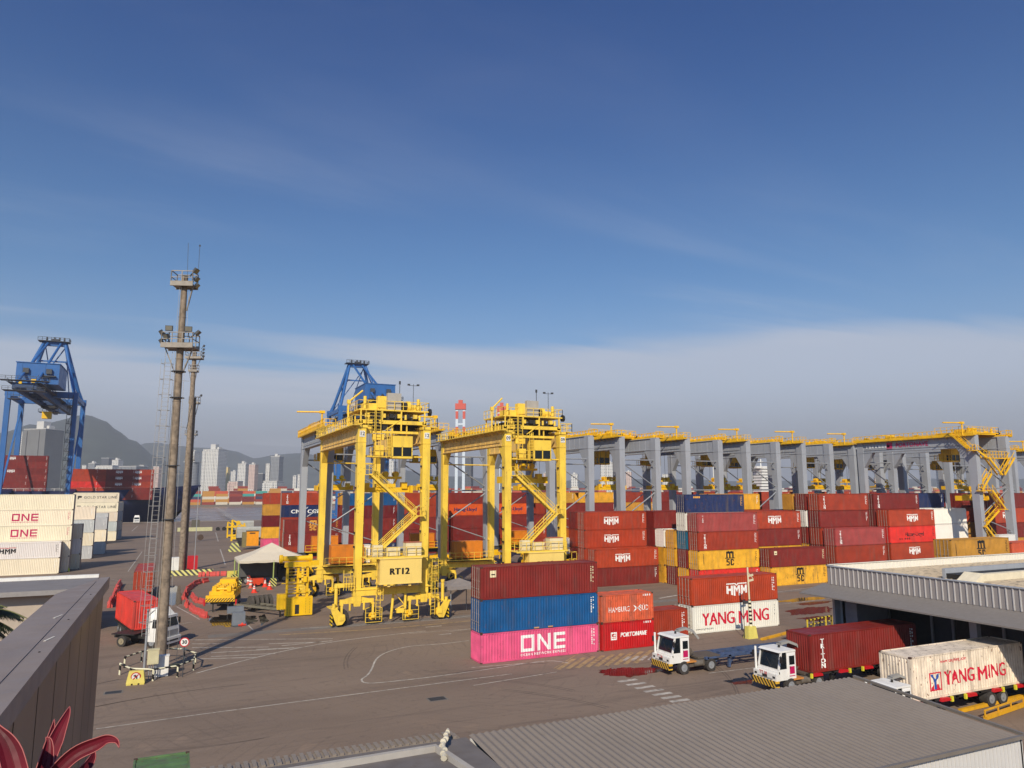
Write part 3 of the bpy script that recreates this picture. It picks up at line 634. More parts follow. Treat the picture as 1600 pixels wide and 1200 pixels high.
        p = MB(); p.box(-c+.3, c-.2, y-.9, -S2+.3, 7.6, 7.68); p.rail([(-c+.6, y-.9, 7.65), (c-.5, y-.9, 7.65)], 1.1, 1.1, .06); p.bar((-c+.4, y-.9, 7.6), (c-.4, y-.9, 7.6), .1, .22); p.rail([(-c+.6, y-.9, 7.65), (-c+.6, -S2, 7.65)], 1.1, 1, .06)
        p.build('lower_platform', mp, T)
        bx = MB(); bx.box(1.2, 3.1, y-.6, y+.6, 7.7, 9.2); bx.box(2.13, 2.17, y-.62, y-.59, 7.75, 9.1); bx.box(1.15, 3.15, y-.65, y+.65, 9.2, 9.26, 1); bx.build('control_cabinet', [CREAM, mat('rusty_lid', srgb(190, 110, 80), .7)], T)
        bx = MB(); bx.box(-2.6, -1.5, y-.4, y+.4, 7.7, 9.0); [bx.box(-2.55, -1.55, y-.43, y-.4, 7.8+i*.22, 7.9+i*.22) for i in range(5)]; bx.box(-1.0, .6, y-.3, y+.5, 7.7, 8.7); bx.build('motor_cabinet', CREAM, T)
        # stairs in two flights
        cbm = MB(); [cbm.bar((sx_*c+lw+.05, -S2-.1, 4), (sx_*c+lw+.05, -S2-.1, H-2), .05) for sx_ in (-1, 1)]; [cbm.cbox((sx_*c-lw-.06, -S2-.1, z_), (.14, .3, .22)) for sx_ in (-1, 1) for z_ in (6.2, 8.8, 10.4, 13.1, 15.6, 18.2)]; cbm.build('cable_run', DARK, T)
        st = MB(); ys = -S2+.1
        def flight(a, b, w=.8):
            a, b = Vector(a), Vector(b); n = int(abs(b.z-a.z)/.25)
            for k in (-w/2, w/2):
                o = Vector((0, k, 0)); st.bar(a+o, b+o, .07, .28); st.bar(a+o+Vector((0, 0, 1)), b+o+Vector((0, 0, 1)), .06, .06); st.bar(a+o+Vector((0, 0, .5)), b+o+Vector((0, 0, .5)), .045, .045)
                for i in range(0, n, 4): q = a+(b-a)*i/n+o; st.bar(q, q+Vector((0, 0, 1)), .05, .05)
            for i in range(n): q = a+(b-a)*i/n; st.cbox(q, (.28, w, .05))
        flight((-c+1.6, ys-.9, 7.7), (c-1.2, ys-.9, 12.3)); flight((c-1.2, ys-.1, 12.3), (-c+1.2, ys-.1, 17.2))
        st.box(c-1.4, c-.3, ys-1.3, ys+.4, 12.2, 12.28); st.rail([(c-1.4, ys-1.3, 12.3), (c-.35, ys-1.3, 12.3)], 1.1, .6, .06); st.box(-c+.4, -c+1.4, ys-.6, ys+.6, 17.1, 17.18); st.rail([(-c+.5, ys-.6, 17.2), (-c+1.4, ys-.6, 17.2)], 1.1, .6, .05)
        st.build('staircase', mp, T)
        ld_ = MB(); ld_.ladder(-c+2.3, -S2-.9, .6, 8.0, 'x', .5); ld_.ladder(c+1.0, -S2-.7, .6, 6.4, 'x', .5); ld_.ladder(-c-1.2, -S2-.2, 4, 6.2, 'x', .8, cage=False); ld_.rail([(c+.4, -S2-.8, 4.6), (c+1.4, -S2-.8, 4.6)], 1.6, .3, .05); ld_.rail([(-c-1.7, -S2-.8, 4.0), (-c-.5, -S2-.8, 4.0)], 1.6, .3, .05); ld_.build('access_ladder', mp, T)
        rl = MB(); rl.tube((.35, -S2, 3.3), (.1, -S2, .4), .16, 8); rl.bar((1.7, -S2-.3, 3.3), (1.7, -S2-.3, .3), .22, .22); rl.bar((.6, -S2, 3.2), (1.7, -S2, 1.9), .1); rl.bar((.6, -S2, 1.4), (1.7, -S2, 1.9), .1); rl.cbox((1.2, -S2-.2, 1.3), (1.0, .4, .5)); rl.build('cable_guide', [ms], T)
        ys = S2
        en = MB(); en.box(-2.6, 2.2, ys-.9, ys+.9, 4.7, 7.3); en.build('engine_house', ORANGE, T)
        p = MB(); p.box(-c+.2, c-.2, ys-1.6, ys+1.4, 4.4, 4.5); p.rail([(-c+.4, ys-1.6, 4.5), (c-.4, ys-1.6, 4.5)], 1.1, 1.1, .06); p.build('engine_platform', mp, T)
    else:
        for ys, hc in ((-S2, WHITE), (S2, WHITE)):
            p = MB(); p.box(-c+.5, c-.5, ys-2.0, ys-.5, 4.4, 4.5); p.rail([(-c+.5, ys-2.0, 4.5), (c-.5, ys-2.0, 4.5)], 1.1, 1.2, .06); p.build('engine_platform', YELP, T)
            en = MB(); en.box(-2.3, 2.3, ys-1.8, ys-.6, 4.6, 7.1); en.box(-2.35, 2.35, ys-1.85, ys-.55, 7.1, 7.18); en.build('electrical_house' if ys < 0 else 'engine_house', WHITE if ys < 0 else ORANGE, T)
    # trolley running on the girders
    t = MB(); TY = ty; hw = 3.2 if yel else 2.9; ztp = H+1.9 if yel else H+.55
    t.box(-c-.2, c+.2, TY-hw, TY-hw+.35, H+.3, H+.75); t.box(-c-.2, c+.2, TY+hw-.35, TY+hw, H+.3, H+.75); t.box(-c-.25, -c+.25, TY-hw, TY+hw, H+.2, H+.7); t.box(c-.25, c+.25, TY-hw, TY+hw, H+.2, H+.7)
    for sx in (-1, 1):
        for q in (-hw+.4, hw-.4): t.tube((sx*c-.15, TY+q, H+.28), (sx*c+.15, TY+q, H+.28), .26, 10)
    for a, b in (((-c, TY-hw), (-c, TY+hw)), ((c, TY-hw), (c, TY+hw))):
        if yel:
            for q in (a, b, ((a[0]+b[0])/2, (a[1]+b[1])/2)): t.bar((q[0], q[1], H+.5), (q[0], q[1], ztp), .16, .16)
    if yel:
        t.bar((-1.4, TY-hw, H+.5), (-1.4, TY-hw, ztp), .18); t.bar((1.0, TY-hw, H-.5), (1.0, TY-hw, ztp), .16); t.bar((-.9, TY-hw, H-.4), (1.0, TY-hw, H+.9), .1)
    tro = t.build('trolley', mp, T)
    d = MB(); d.box(-c-.3, c+.5, TY-hw-.1, TY+hw+.1, ztp, ztp+.16); d.rail([(-c-.3, TY-hw-.1, ztp+.1), (c+.5, TY-hw-.1, ztp+.1), (c+.5, TY+hw+.1, ztp+.1)], 1.1, 1.1, .065); d.rail([(-c-.3, TY-hw-.1, ztp+.1), (-c-.3, TY+hw+.1, ztp+.1)], 1.1, 1.1, .065)
    if yel: d.ladder(-1.9, TY-hw-.3, H-2.6, ztp+.2, 'x', .6, cage=False); d.ladder(-2.9, TY-hw-.3, H-.6, ztp, 'x', 1.1, cage=False); d.bar((-c+.8, TY-hw, H-.7), (c-.8, TY-hw, H-.7), .2, .3)
    d.build('machinery_deck', mp, tro)
    m_ = MB(); zt = ztp+.16; S0 = len(m_.v)
    m_.tube((-.2, TY-1.2, zt+.65), (2.2, TY-1.2, zt+.65), .55, 14, 1); m_.tube((2.2, TY-1.2, zt+.65), (2.6, TY-1.2, zt+.65), .75, 14); m_.cbox((3.1, TY-.9, zt+.5), (1.0, 1.0, .9)); m_.tube((2.7, TY-1.2, zt+.6), (4.2, TY-1.2, zt+.6), .3, 10)
    m_.cbox((-2.6, TY-1.4, zt+.45), (1.6, 1.1, .8)); m_.tube((-3.3, TY-.3, zt+.5), (-1.9, TY-.3, zt+.5), .4, 12); m_.cbox((-1.2, TY-1.9, zt+.9), (1.1, .9, 1.7)); m_.tube((-3.4, TY-2.6, zt), (-3.4, TY-2.6, zt+1.6), .2, 8); m_.tube((3.3, TY-2.7, zt), (3.3, TY-2.7, zt+1.5), .22, 8)
    m_.tube((c+.6, TY-hw+.3, zt-.1), (c+.9, TY-hw+.3, zt-.1), .45, 14, 1); m_.cbox((1.2, TY+1.6, zt+.8), (2.4, 1.6, 1.6))
    if yel:
        m_.box(-c+.5, c-.5, TY-hw+.5, TY+hw-.4, H+.75, H+1.25, 1); m_.box(-2.9, -.6, TY-hw+.2, TY+.8, H-.3, H+.6, 1); m_.box(1.2, 3.3, TY-1.5, TY+2, H-.5, H+.7, 1)  # dark blocks fill out the machinery and paint in shade under the deck
        for q in range(7): m_.cbox((-3.2+q*1.0, TY-hw+.15, zt-.75), (.5, .35, .5), q % 2)
        for q in (-3.0, -1.7, .3, 1.6, 3.4): m_.tube((q, TY-hw+.1, H+.9), (q, TY-hw+.1, H+1.5), .16, 8, int(q*10) % 2)
        m_.cbox((-1.8, TY-hw+.2, H-1.3), (1.4, .5, .7)); m_.cbox((-3.1, TY-hw+.1, H-.4), (1.0, .6, 1.0)); m_.cbox((-2.2, TY-hw, H+.35), (.7, .4, .8), 1)
    else:
        for i_ in range(S0, len(m_.v)): p_ = m_.v[i_]; m_.v[i_] = (p_[0], p_[1], zt+(p_[2]-zt)*.5)
    m_.build('hoist_machinery', [mp if yel else YELP, DARK], tro)
    cb_ = MB(); cb_.cbox((.15, TY-hw+.5, zt+(1.05 if yel else .4)), (1.7, .7, 2.1 if yel else .8)); cb_.build('switch_cabinet', mat('panel_grey', srgb(176, 170, 160), .6, 0, .1), tro)
    lt = MB()
    if yel: lt.bar((2.6, TY-2.8, zt), (2.6, TY-2.8, zt+3.4), .05, .05); lt.bar((2.0, TY-2.8, zt+3.2), (3.2, TY-2.8, zt+3.2), .05, .05); [lt.cbox((q, TY-2.8, zt+3.3), (.3, .2, .2)) for q in (2.0, 3.2)]; lt.bar((.9, TY-2.6, zt+1), (.9, TY-2.6, zt+3.6), .06, .06); lt.cbox((.9, TY-2.6, zt+3.5), (.2, .2, .4)); 
    if yel: lt.build('mast_light', GREYD, tro)
    # cab under the trolley
    cy = TY-hw-.2 if yel else TY+hw+1.2; cz = H-3.9 if yel else H-4.6; cx = .9
    k = MB(); k.box(cx-1.25, cx+1.25, cy-1.0, cy+1.1, cz, cz+.25); k.box(cx-1.25, cx+1.25, cy-1.0, cy+1.1, cz+1.35, cz+2.7)
    for sx in (-1.2, -.02, 1.2): k.box(cx+sx-.06, cx+sx+.06, cy-1.0, cy-.9, cz+.2, cz+1.4)
    k.box(cx-1.25, cx+1.25, cy+1.0, cy+1.1, cz+.2, cz+1.4); k.box(cx-1.25, cx-1.15, cy+.2, cy+1.05, cz+.2, cz+1.4); k.box(cx+1.15, cx+1.25, cy+.2, cy+1.05, cz+.2, cz+1.4)
    for q in (-.9, .9): k.bar((cx+q, cy+.5, cz+2.6), (cx+q, cy+.5, H+.4), .15, .15)
    cab = k.build('operator_cab', mp if yel else YELP, tro)
    gl = MB(); gl.box(cx-1.19, cx+1.19, cy-.94, cy+.98, cz+.26, cz+1.34); gl.build('cab_window', GLASS, cab)
    pf = MB(); pf.box(cx-3.6, cx-1.3, cy-1.0, cy+.9, cz+.1, cz+.2); pf.rail([(cx-3.6, cy-1.0, cz+.2), (cx-1.3, cy-1.0, cz+.2)], 1.1, .7, .06); pf.rail([(cx-3.6, cy-1, cz+.2), (cx-3.6, cy+.9, cz+.2)], 1.1, .7, .06); pf.ladder(cx-1.7, cy-1.1, cz, H-.2, 'x', .5, cage=False); pf.cbox((cx-2.7, cy-.1, cz+.9), (1., .8, 1.3)); pf.build('cab_platform', mp if yel else YELP, cab)
    # head block, ropes and spreader
    sp = MB(); ro = MB(); z0 = spz; YS = TY
    for sx in (-1.4, 1.6):
        for q in (-1.0, 1.0): ro.bar((sx, YS+q, z0+1.6), (sx*.9, YS+q, ztp-.2), .045, .045)
    ro.build('hoist_rope', DARK, tro)
    L = 3.1 if yel else 3.0
    sp.box(-L, L, YS-.5, YS+.5, z0-.75, z0-.15); sp.box(-L-.15, -L+.15, YS-1.2, YS+1.2, z0-.8, z0+.1); sp.box(L-.15, L+.15, YS-1.2, YS+1.2, z0-.8, z0+.1)
    sp.box(-1.9, 1.9, YS-.8, YS+.8, z0+.9, z0+1.2); sp.box(-1.2, 1.2, YS-.6, YS+.6, z0-.15, z0+.3); [sp.bar((q, YS-.5, z0+.2), (q*1.3, YS-.7, z0+1), .2) for q in (-1., 1.)]
    for q in (-1.2, 0, 1.3): sp.tube((q, YS-.5, z0+1.5), (q, YS+.5, z0+1.5), .35, 12)
    sp.cbox((2.3, YS-.3, z0+.1), (.7, .9, .8)); sp.cbox((-2.4, YS-.3, z0+.1), (.6, .7, .6))
    sp.build('spreader', YELB if yel else YELP, tro)
    return T
_wh = {}
def _wheel(yel):
    if yel in _wh: return _wh[yel]
    a = MB(); a.tube((0, -.34, 0), (0, .34, 0), .93, 26)
    for i in range(24):
        th = 2*pi*i/24; a.bar((.93*cos(th), -.32, .93*sin(th)), (.93*cos(th), .32, .93*sin(th)), .07, .06)
    b = MB(); b.tube((0, -.38, 0), (0, -.3, 0), .46, 16, 0, .42); b.tube((0, -.4, 0), (0, -.34, 0), .2, 12)
    _wh[yel] = (a.mesh('tyre', TREAD), b.mesh('rim', YELP)); return _wh[yel]
GY = 'yellow gantry cranes'; GG = 'grey gantry cranes in the row'
rtg('yellow gantry crane numbered twelve, left of the two yellow gantries', (23.7, 98.0, 0), 8.0, 23.0, 12.0, YEL, RTY, YEL, 'yellow', GY, '12', ty=-8.3, spz=15.8)
rtg('faded yellow gantry crane behind the three-high pink, blue and dark red stack', (42.7, 98.0, 0), 8.0, 23.0, 12.0, YEL, RTY, YEL, 'yellow', GY, '09', ty=-8.3, spz=17.0)
g0 = rtg('grey gantry crane at the left end of the row, left of crane twelve', (24.8, 124.0, 0), 7.8, 24.9, 12.0, GREY, GREY, YELP, 'grey', GG, None, ty=4., spz=16.)
near = ['whose legs stand between the two yellow cranes', 'whose right leg stands just right of the second yellow crane', 'behind the left end of the topmost crest lettered box', 'behind the left end of the navy blue box', 'behind the right end of the navy blue box', 'above the yellow boxes right of the navy blue box', 'left of the long girder of the staircase crane', 'seen under the long girder of the staircase crane', 'seen through the legs of the staircase crane', 'at the right edge of the picture', 'beyond the right edge crane']
for i, X in enumerate([43.0, 62.6, 76.9, 91.6, 106.4, 121.2, 136.2, 151.3, 167., 183.5, 199.]):
    c_ = copy_tree(g0); c_.location = (X, 124.0, 0); c_['label'] = 'grey gantry crane '+near[i]
    for ch in c_.children:
        if ch.name.startswith('trolley'): ch.location.y = random.choice((-3, 0, 2, -6, 5))
# the prominent grey crane at the right with the zigzag stairs
gr = rtg('grey gantry crane with yellow zigzag staircase and lettered girder at the right', (137.2, 98.0, 0), 9.0, 25.2, 12.0, GREY, GREY, YELP, 'grey', 'grey gantry crane with stairs', None, ty=-8., spz=14.)
gir = [o for o in gr.children if o.name.startswith('girder')][0]
t = MB(); put_text(t, 'PORTONAVE', 1.15, 0, 0, .03, 1.05); flat(t, [(0,0),(1.3,0),(1.3,1.3),(0,1.3)], -5.6, -.65)
blocks(t, -10.5, -.3, 8, .5, .45, .15, False, 1, 3); blocks(t, -17.5, -.3, 10, .5, .35, .12, False, 1, 9)
link('girder_lettering', t.mesh('girder_lettering', [MAG, WHL]), gir, (-4.5-.45, 0, 24.1), (0, 0, -pi/2))
st = MB(); c = 4.3
def fl(a, b, w=.9, ax='x'):
    a, b = Vector(a), Vector(b); n = max(2, int(abs(b.z-a.z)/.3)); dv = Vector((0, w/2, 0)) if ax == 'x' else Vector((w/2, 0, 0))
    for s in (-1, 1):
        st.bar(a+dv*s, b+dv*s, .1, .34); st.bar(a+dv*s+Vector((0, 0, 1)), b+dv*s+Vector((0, 0, 1)), .08, .08)
        for i in range(0, n+1, 4): q = a+(b-a)*i/n+dv*s; st.bar(q, q+Vector((0, 0, 1)), .06, .06)
    for i in range(n): q = a+(b-a)*i/n; st.cbox(q, (.3, w, .06) if ax == 'x' else (w, .3, .06))
yo = -12.9; X0 = 137.2
def q(X, z, y=yo): return (X-X0, y, z)
fl((131.3-X0, -9.3, 25.4), (131.3-X0, -12.2, 22.6), ax='y'); st.box(130.6-X0, 132.4-X0, yo-.5, yo+.8, 22.2, 22.3); st.rail([q(130.2, 22.3), q(132, 22.3)], 1.1, .8, .07)
fl(q(131.8, 22.3), q(134.1, 21.1)); st.box(134.0-X0, 141.2-X0, yo-.3, yo+.9, 20.9, 21.05); st.rail([q(134.2, 21.05), q(141.1, 21.05)], 1.2, .9, .08)
fl(q(134.1, 21.0, yo-.5), q(137.5, 17.9, yo-.5)); fl(q(137.5, 17.9, yo-.9), q(140.9, 21.1, yo-.9))
fl(q(135.2, 18.1), q(132.2, 15.2)); st.box(131.8-X0, 134.7-X0, yo-.6, yo+.5, 14.95, 15.1); st.rail([q(131.8, 15.1), q(134.4, 15.1)], 1.1, .8, .07)
fl(q(134.4, 15.1, yo-.4), q(137.6, 11.8, yo-.4)); st.box(136.9-X0, 138.2-X0, yo-.9, yo+.4, 11.6, 11.75); fl(q(137.4, 11.7, yo+.4), q(132.4, 8.6, yo+.4)); fl(q(132.4, 8.6), q(136.6, 4.6))
st.build('zigzag_staircase', YELP, gr)
# ---------------------------------------------------------------- ship-to-shore cranes
def sts(name, label, loc, s=1., mt=BLUE, group='blue ship-to-shore cranes', flip=1, detail=True, rz=0., h=1.):
    T = empty(name, loc, rz, label, 'quay crane', group); X = 12.5; Yl, Yw = 0, 30; Zg = 57*h
    for sx in (-1, 1):
        for y in (Yl, Yw):
            m = MB(); m.taper((sx*X-.9, sx*X+.9, y-.9, y+.9, 2.5), (sx*X-1.0, sx*X+1.0, y-1.1, y+1.1, Zg)); m.build('leg', mt, T)
            b = MB(); b.cbox((sx*X, y, 1.5), (9, 1.2, 1.6)); [b.tube((sx*X+q, y-.3, .5), (sx*X+q, y+.3, .5), .5, 10) for q in (-3.6, -2.4, -1.2, 1.2, 2.4, 3.6)]; b.build('bogie', [mt], T)
        m = MB(); m.bar((sx*X, Yl, 15), (sx*X, Yw, 15), 1.1, 1.6); m.bar((sx*X, Yl, 11), (sx*X, Yw, Zg-4), .7, .7); m.bar((sx*X, Yl, Zg-1), (sx*X, Yw, Zg-1), 1.4, 2.0); m.build('side_bracing', mt, T)
    m = MB()
    for y in (Yl, Yw): m.box(-X-1.2, X+1.2, y-1, y+1, Zg-1.5, Zg+1.2); m.box(-X, X, y-.6, y+.6, 2.6, 4.2)
    m.build('portal_beam', mt, T)
    m = MB()
    for sx in (-3.2, 3.2): m.box(sx-.8, sx+.8, -42, 66, Zg-3.2, Zg-.6)
    for y in range(-42, 67, 9): m.box(-3, 3, y-.3, y+.3, Zg-2.6, Zg-1.4)
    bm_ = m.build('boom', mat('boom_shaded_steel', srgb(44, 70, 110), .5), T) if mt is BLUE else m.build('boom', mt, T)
    if detail:
        m = MB()
        for sx in (-1, 1): m.box(min(sx*4, sx*5.6), max(sx*4, sx*5.6), -43, 60, Zg-.7, Zg-.55); m.rail([(sx*5.6, -43, Zg-.6), (sx*5.6, 60, Zg-.6)], 1.3, 3, .12)
        m.box(-7, 7, -43, -38, Zg-3.8, Zg-3.6); m.rail([(-7, -43, Zg-3.6), (7, -43, Zg-3.6)], 1.3, 2, .12); m.box(-8, 8, -44, -40, Zg, Zg+.2); m.rail([(-8, -44, Zg+.2), (8, -44, Zg+.2), (8, -40, Zg+.2)], 1.4, 2, .14); m.box(-7, -3, -32, -28, Zg-6, Zg-5.8); m.rail([(-7, -32, Zg-5.8), (-3, -32, Zg-5.8)], 3, 2, .12); m.build('boom_walkway', GREYD, T)
        m = MB(); m.cbox((2, -36, Zg+.9), (1.6, 1.4, 1.4)); m.cbox((-4, -30, Zg+.9), (2.2, 1.2, 1.2)); m.build('floodlight_box', YELB, T)
    m = MB(); hy0, hy1 = -26, -4; m.box(-6, 9, hy0, hy1, Zg+1.2, Zg+9.6); m.box(-6.3, 9.3, hy0-.3, hy1+.3, Zg+9.6, Zg+9.9)
    for q in (-4, 4): m.box(q-.1, q+.1, hy0-.12, hy0, Zg+1.3, Zg+9.5)
    hs = m.build('machinery_house', mt, T)
    v = MB(); [v.cbox((q, hy0-.6, Zg+6.3), (2.0, 1.2, 2.0)) for q in (-2.5, 5.5)]; v.cbox((5, hy0-.8, Zg+4.4), (6, 1.2, .4)); v.build('vent_box', GREYD, hs)
    # A frame
    Za = Zg+26.5; ya = 20
    m = MB()
    for sx in (-1, 1):
        xt = sx*4.2
        m.tube((sx*(X-1), Yw, Zg), (xt, ya+2, Za), .85, 10); m.tube((sx*(X-1), Yl+6, Zg), (xt, ya, Za), .75, 10); m.tube((sx*3.2, hy0-12, Zg), (xt*.6, ya-1, Za-.5), .55, 8); m.tube((sx*3.2, 62, Zg), (xt, ya+2, Za), .25, 6); m.tube((sx*5, ya, Za-9), (sx*(X-3), Yw, Zg+8), .3, 6)
        m.tube((sx*(X), Yw, Zg), (sx*8, Yw-4, Zg+12), .4, 8)
    m.bar((-4.5, ya, Za-.4), (4.5, ya, Za-.4), 1.8, 2.4); m.bar((-5.5, ya-1, Za-9), (5.5, ya-1, Za-9), .6, .7); m.bar((-X+1, Yw, Zg), (4, ya+2, Za-2), .4)
    m.build('a_frame', mt, T)
    m = MB(); m.box(-6.5, 6, ya-2.5, ya+3, Za+.3, Za+.6); m.rail([(-6.5, ya-2.5, Za+.6), (6, ya-2.5, Za+.6), (6, ya+3, Za+.6)], 1.5, 1.8, .16); [m.tube((q, ya, Za+1.6), (q+.5, ya, Za+1.6), 1.1, 12) for q in (-3.5, -.5, 1.5, 3.5)]; m.cbox((0, ya, Za+1.2), (3, 2, 1)); m.build('sheave_platform', GREYD, T)
    # stair tower on the leg and trolley with cab
    m = MB(); xs = X+.2
    z = 4
    while z < Zg-3:
        m.box(xs-2.6, xs-.6, -3.2, -1.0, z, z+.15); m.rail([(xs-2.6, -3.2, z+.1), (xs-.6, -3.2, z+.1)], 1.1, 1, .12); m.bar((xs-2.4, -2.8, z), (xs-.8, -2.8, z+4), .25, .12); z += 4
    for q in (-2.6, -.6): m.bar((xs+q, -3.2, 2), (xs+q, -3.2, Zg), .18)
    m.build('stair_tower', GREYD, T)
    m = MB(); m.box(-3, 3, 18, 25, Zg-4.2, Zg-3.3); m.box(-4, 4, 19, 24, Zg-6.2, Zg-6); m.rail([(-4, 19, Zg-6), (4, 19, Zg-6)], 1.2, 1.5, .14); m.build('trolley', DARK, T)
    m = MB(); m.box(-1.8, 1.8, 14.6, 17.6, Zg-9.5, Zg-6.3); m.build('operator_cab', YELB, T)
    T.scale = (s, s, s); return T
sts('quay_crane', 'blue quay crane at the far left with a dark boom reaching towards us', (-55.5, 372, 0), 1.0)
sts('quay_crane', 'blue quay crane rising behind the yellow crane numbered twelve', (87, 374, 0), 1.0)
RW = mat('red_white_crane', srgb(196, 96, 84), .5); 
def far_crane(label, u, D, top, w):
    d = Rv*((u-800)/F_PX) + Fv; x, y = d.x*D, d.y*D; k = D/F_PX
    T = empty('distant_quay_crane', (x, y, 0), -YAW, label, 'quay crane', 'small distant quay cranes'); zt = CH+(764-top)*k; W = w*k/2
    m = MB(); bands = [REDP, WHITE]
    for sx in (-1, 1):
        for i in range(6):
            z0, z1 = zt*(.55+.075*i), zt*(.55+.075*(i+1)); m.bar((sx*W, 0, z0), (sx*W, 0, z1), 2.2, 2.2, i % 2)
        m.bar((sx*W, 0, 0), (sx*W, 0, zt*.55), 2.4, 2.4, 1)
    m.bar((-W, 0, zt*.8), (W, 0, zt*.8), 1.5, 1.5, 1); m.build('crane_tower', [mat('orange_red_paint', srgb(205, 84, 66), .5), mat('white_blue_paint', srgb(205, 216, 226), .5)], T)
    t = MB(); t.box(-W-1.5, W+1.5, -2, 2, zt-5, zt); t.box(-W*.6, W*.6, -1.5, 1.5, zt, zt+3); t.build('top_beam', mat('orange_red_paint', srgb(205, 84, 66), .5), T)
far_crane('far red and white crane top between the two yellow cranes', 720, 620, 632, 11)
far_crane('far red and white crane top behind the trolley of the second yellow crane', 784, 640, 636, 9)
# ---------------------------------------------------------------- setting
def P2(u, D):   # horizontal position seen in column u at depth D along the camera axis
    f = Vector((Fv.x, Fv.y, 0)).normalized(); r = Vector((Rv.x, Rv.y, 0)).normalized(); p = f*D + r*((u-800)/F_PX*D/ cos(PITCH)*1.0); return (p.x, p.y)
def XY(u, Y): 
    f = Vector((Fv.x, Fv.y, 0)).normalized(); r = Vector((Rv.x, Rv.y, 0)).normalized(); d = f+r*((u-800)/F_PX/cos(PITCH)); return d.x/d.y*Y
def asphalt(name, base, base2, rough=.88):
    m = bpy.data.materials.new(name); m.use_nodes = True; N, L = m.node_tree.nodes, m.node_tree.links; b = N['Principled BSDF']; g = N.new('ShaderNodeNewGeometry')
    def nz(sc, det, mapping=(1, 1, 1), dist=0., rough=.5):
        mp = N.new('ShaderNodeMapping'); mp.inputs['Scale'].default_value = mapping; L.new(g.outputs['Position'], mp.inputs[0]); n = N.new('ShaderNodeTexNoise'); n.inputs['Scale'].default_value = sc; n.inputs['Detail'].default_value = det; n.inputs['Distortion'].default_value = dist; n.inputs['Roughness'].default_value = rough; L.new(mp.outputs[0], n.inputs['Vector']); return n.outputs[0]
    def rp(x, a, c, d=0., e=1.):
        n = N.new('ShaderNodeMapRange'); L.new(x, n.inputs[0])
        for i, v in enumerate((a, c, d, e)): n.inputs[i+1].default_value = v
        return n.outputs[0]
    def mx(f, a, c):
        n = N.new('ShaderNodeMix'); n.data_type = 'RGBA'; L.new(f, n.inputs[0])
        for i, v in ((6, a), (7, c)):
            if isinstance(v, tuple): n.inputs[i].default_value = v
            else: L.new(v, n.inputs[i])
        return n.outputs[2]
    c = mx(rp(nz(.045, 6, dist=.6), .35, .65), base, base2)
    c = mx(rp(nz(.09, 5, (.35, 1.6, 1), 1.2), .52, .68, 0, .45), c, (base[0]*.62, base[1]*.6, base[2]*.6, 1))
    c = mx(rp(nz(.25, 5, (.3, 2.2, 1), 2.0), .56, .66, 0, .35), c, (base[0]*.5, base[1]*.5, base[2]*.52, 1))
    c = mx(rp(nz(.3, 7, (1, 1, 1), .4), .62, .72, 0, .3), c, (base2[0]*1.5, base2[1]*1.4, base2[2]*1.3, 1))
    c = mx(rp(nz(1.1, 4, (1, 1, 1), .3), .66, .72, 0, .4), c, (base[0]*.45, base[1]*.45, base[2]*.47, 1))
    c = mx(rp(nz(.5, 9, (1, 1, 1), 3.5, .7), .585, .6, 0, .35), c, (base[0]*.6, base[1]*.6, base[2]*.6, 1))
    c = mx(rp(nz(9, 3), .35, .7, 0, .3), c, (base2[0]*1.25, base2[1]*1.22, base2[2]*1.2, 1))
    # rubber arcs left by turning tyres
    for k, (cx, cy, s) in enumerate(((18, 40, 1.0), (40, 70, .8), (8, 75, .7))):
        w = N.new('ShaderNodeTexWave'); w.wave_type = 'RINGS'; w.rings_direction = 'SPHERICAL'; w.inputs['Scale'].default_value = .35*s; w.inputs['Distortion'].default_value = 5; w.inputs['Detail'].default_value = 3; w.inputs['Detail Scale'].default_value = .25
        mp = N.new('ShaderNodeMapping'); mp.inputs['Location'].default_value = (-cx, -cy, 0); L.new(g.outputs['Position'], mp.inputs[0]); L.new(mp.outputs[0], w.inputs['Vector'])
        ml = N.new('ShaderNodeMath'); ml.operation = 'MULTIPLY'; L.new(rp(w.outputs[1], .9, 1., 0, .22), ml.inputs[0]); L.new(rp(nz(.12+.03*k, 3), .48, .62), ml.inputs[1])
        c = mx(ml.outputs[0], c, (base[0]*.5, base[1]*.5, base[2]*.5, 1))
    L.new(c, b.inputs['Base Color']); L.new(rp(nz(.2, 4), .3, .7, rough-.12, rough+.04), b.inputs['Roughness'])
    bp = N.new('ShaderNodeBump'); bp.inputs['Strength'].default_value = .35; bp.inputs['Distance'].default_value = .02; L.new(nz(14, 3), bp.inputs['Height']); L.new(bp.outputs[0], b.inputs['Normal'])
    return m
ASPH = asphalt('yard_asphalt', srgb(124, 107, 93), srgb(136, 118, 102))
def grid(name, x0, x1, y0, y1, z, m, nx=1, ny=1):
    mb = MB()
    for i in range(nx):
        for j in range(ny):
            a, b = x0+(x1-x0)*i/nx, x0+(x1-x0)*(i+1)/nx; c, d = y0+(y1-y0)*j/ny, y0+(y1-y0)*(j+1)/ny; mb.add([(a,c,z),(b,c,z),(b,d,z),(a,d,z)], [(0,1,2,3)])
    return mb.build(name, m)
YQ = 392.
tag(grid('ground', -900, 1500, -250, YQ, 0, ASPH, 6, 4), kind='structure')
mb = MB(); mb.box(-900, 1500, YQ+.002, YQ+1.2, -8, .18); mb.box(-900, 1500, YQ+1.2, YQ+1.5, -1.5, -.4, 1); tag(mb.build('quay_wall', [mat('quay_concrete', srgb(150, 142, 132), .9, 0, .2), BLK]), 'grey concrete quay edge between the yard and the brown river', 'quay wall')
WAT = mat('river_water', srgb(142, 124, 110), .32, 0, .12, .02, bump=.25, bscale=.6, spec=.4)
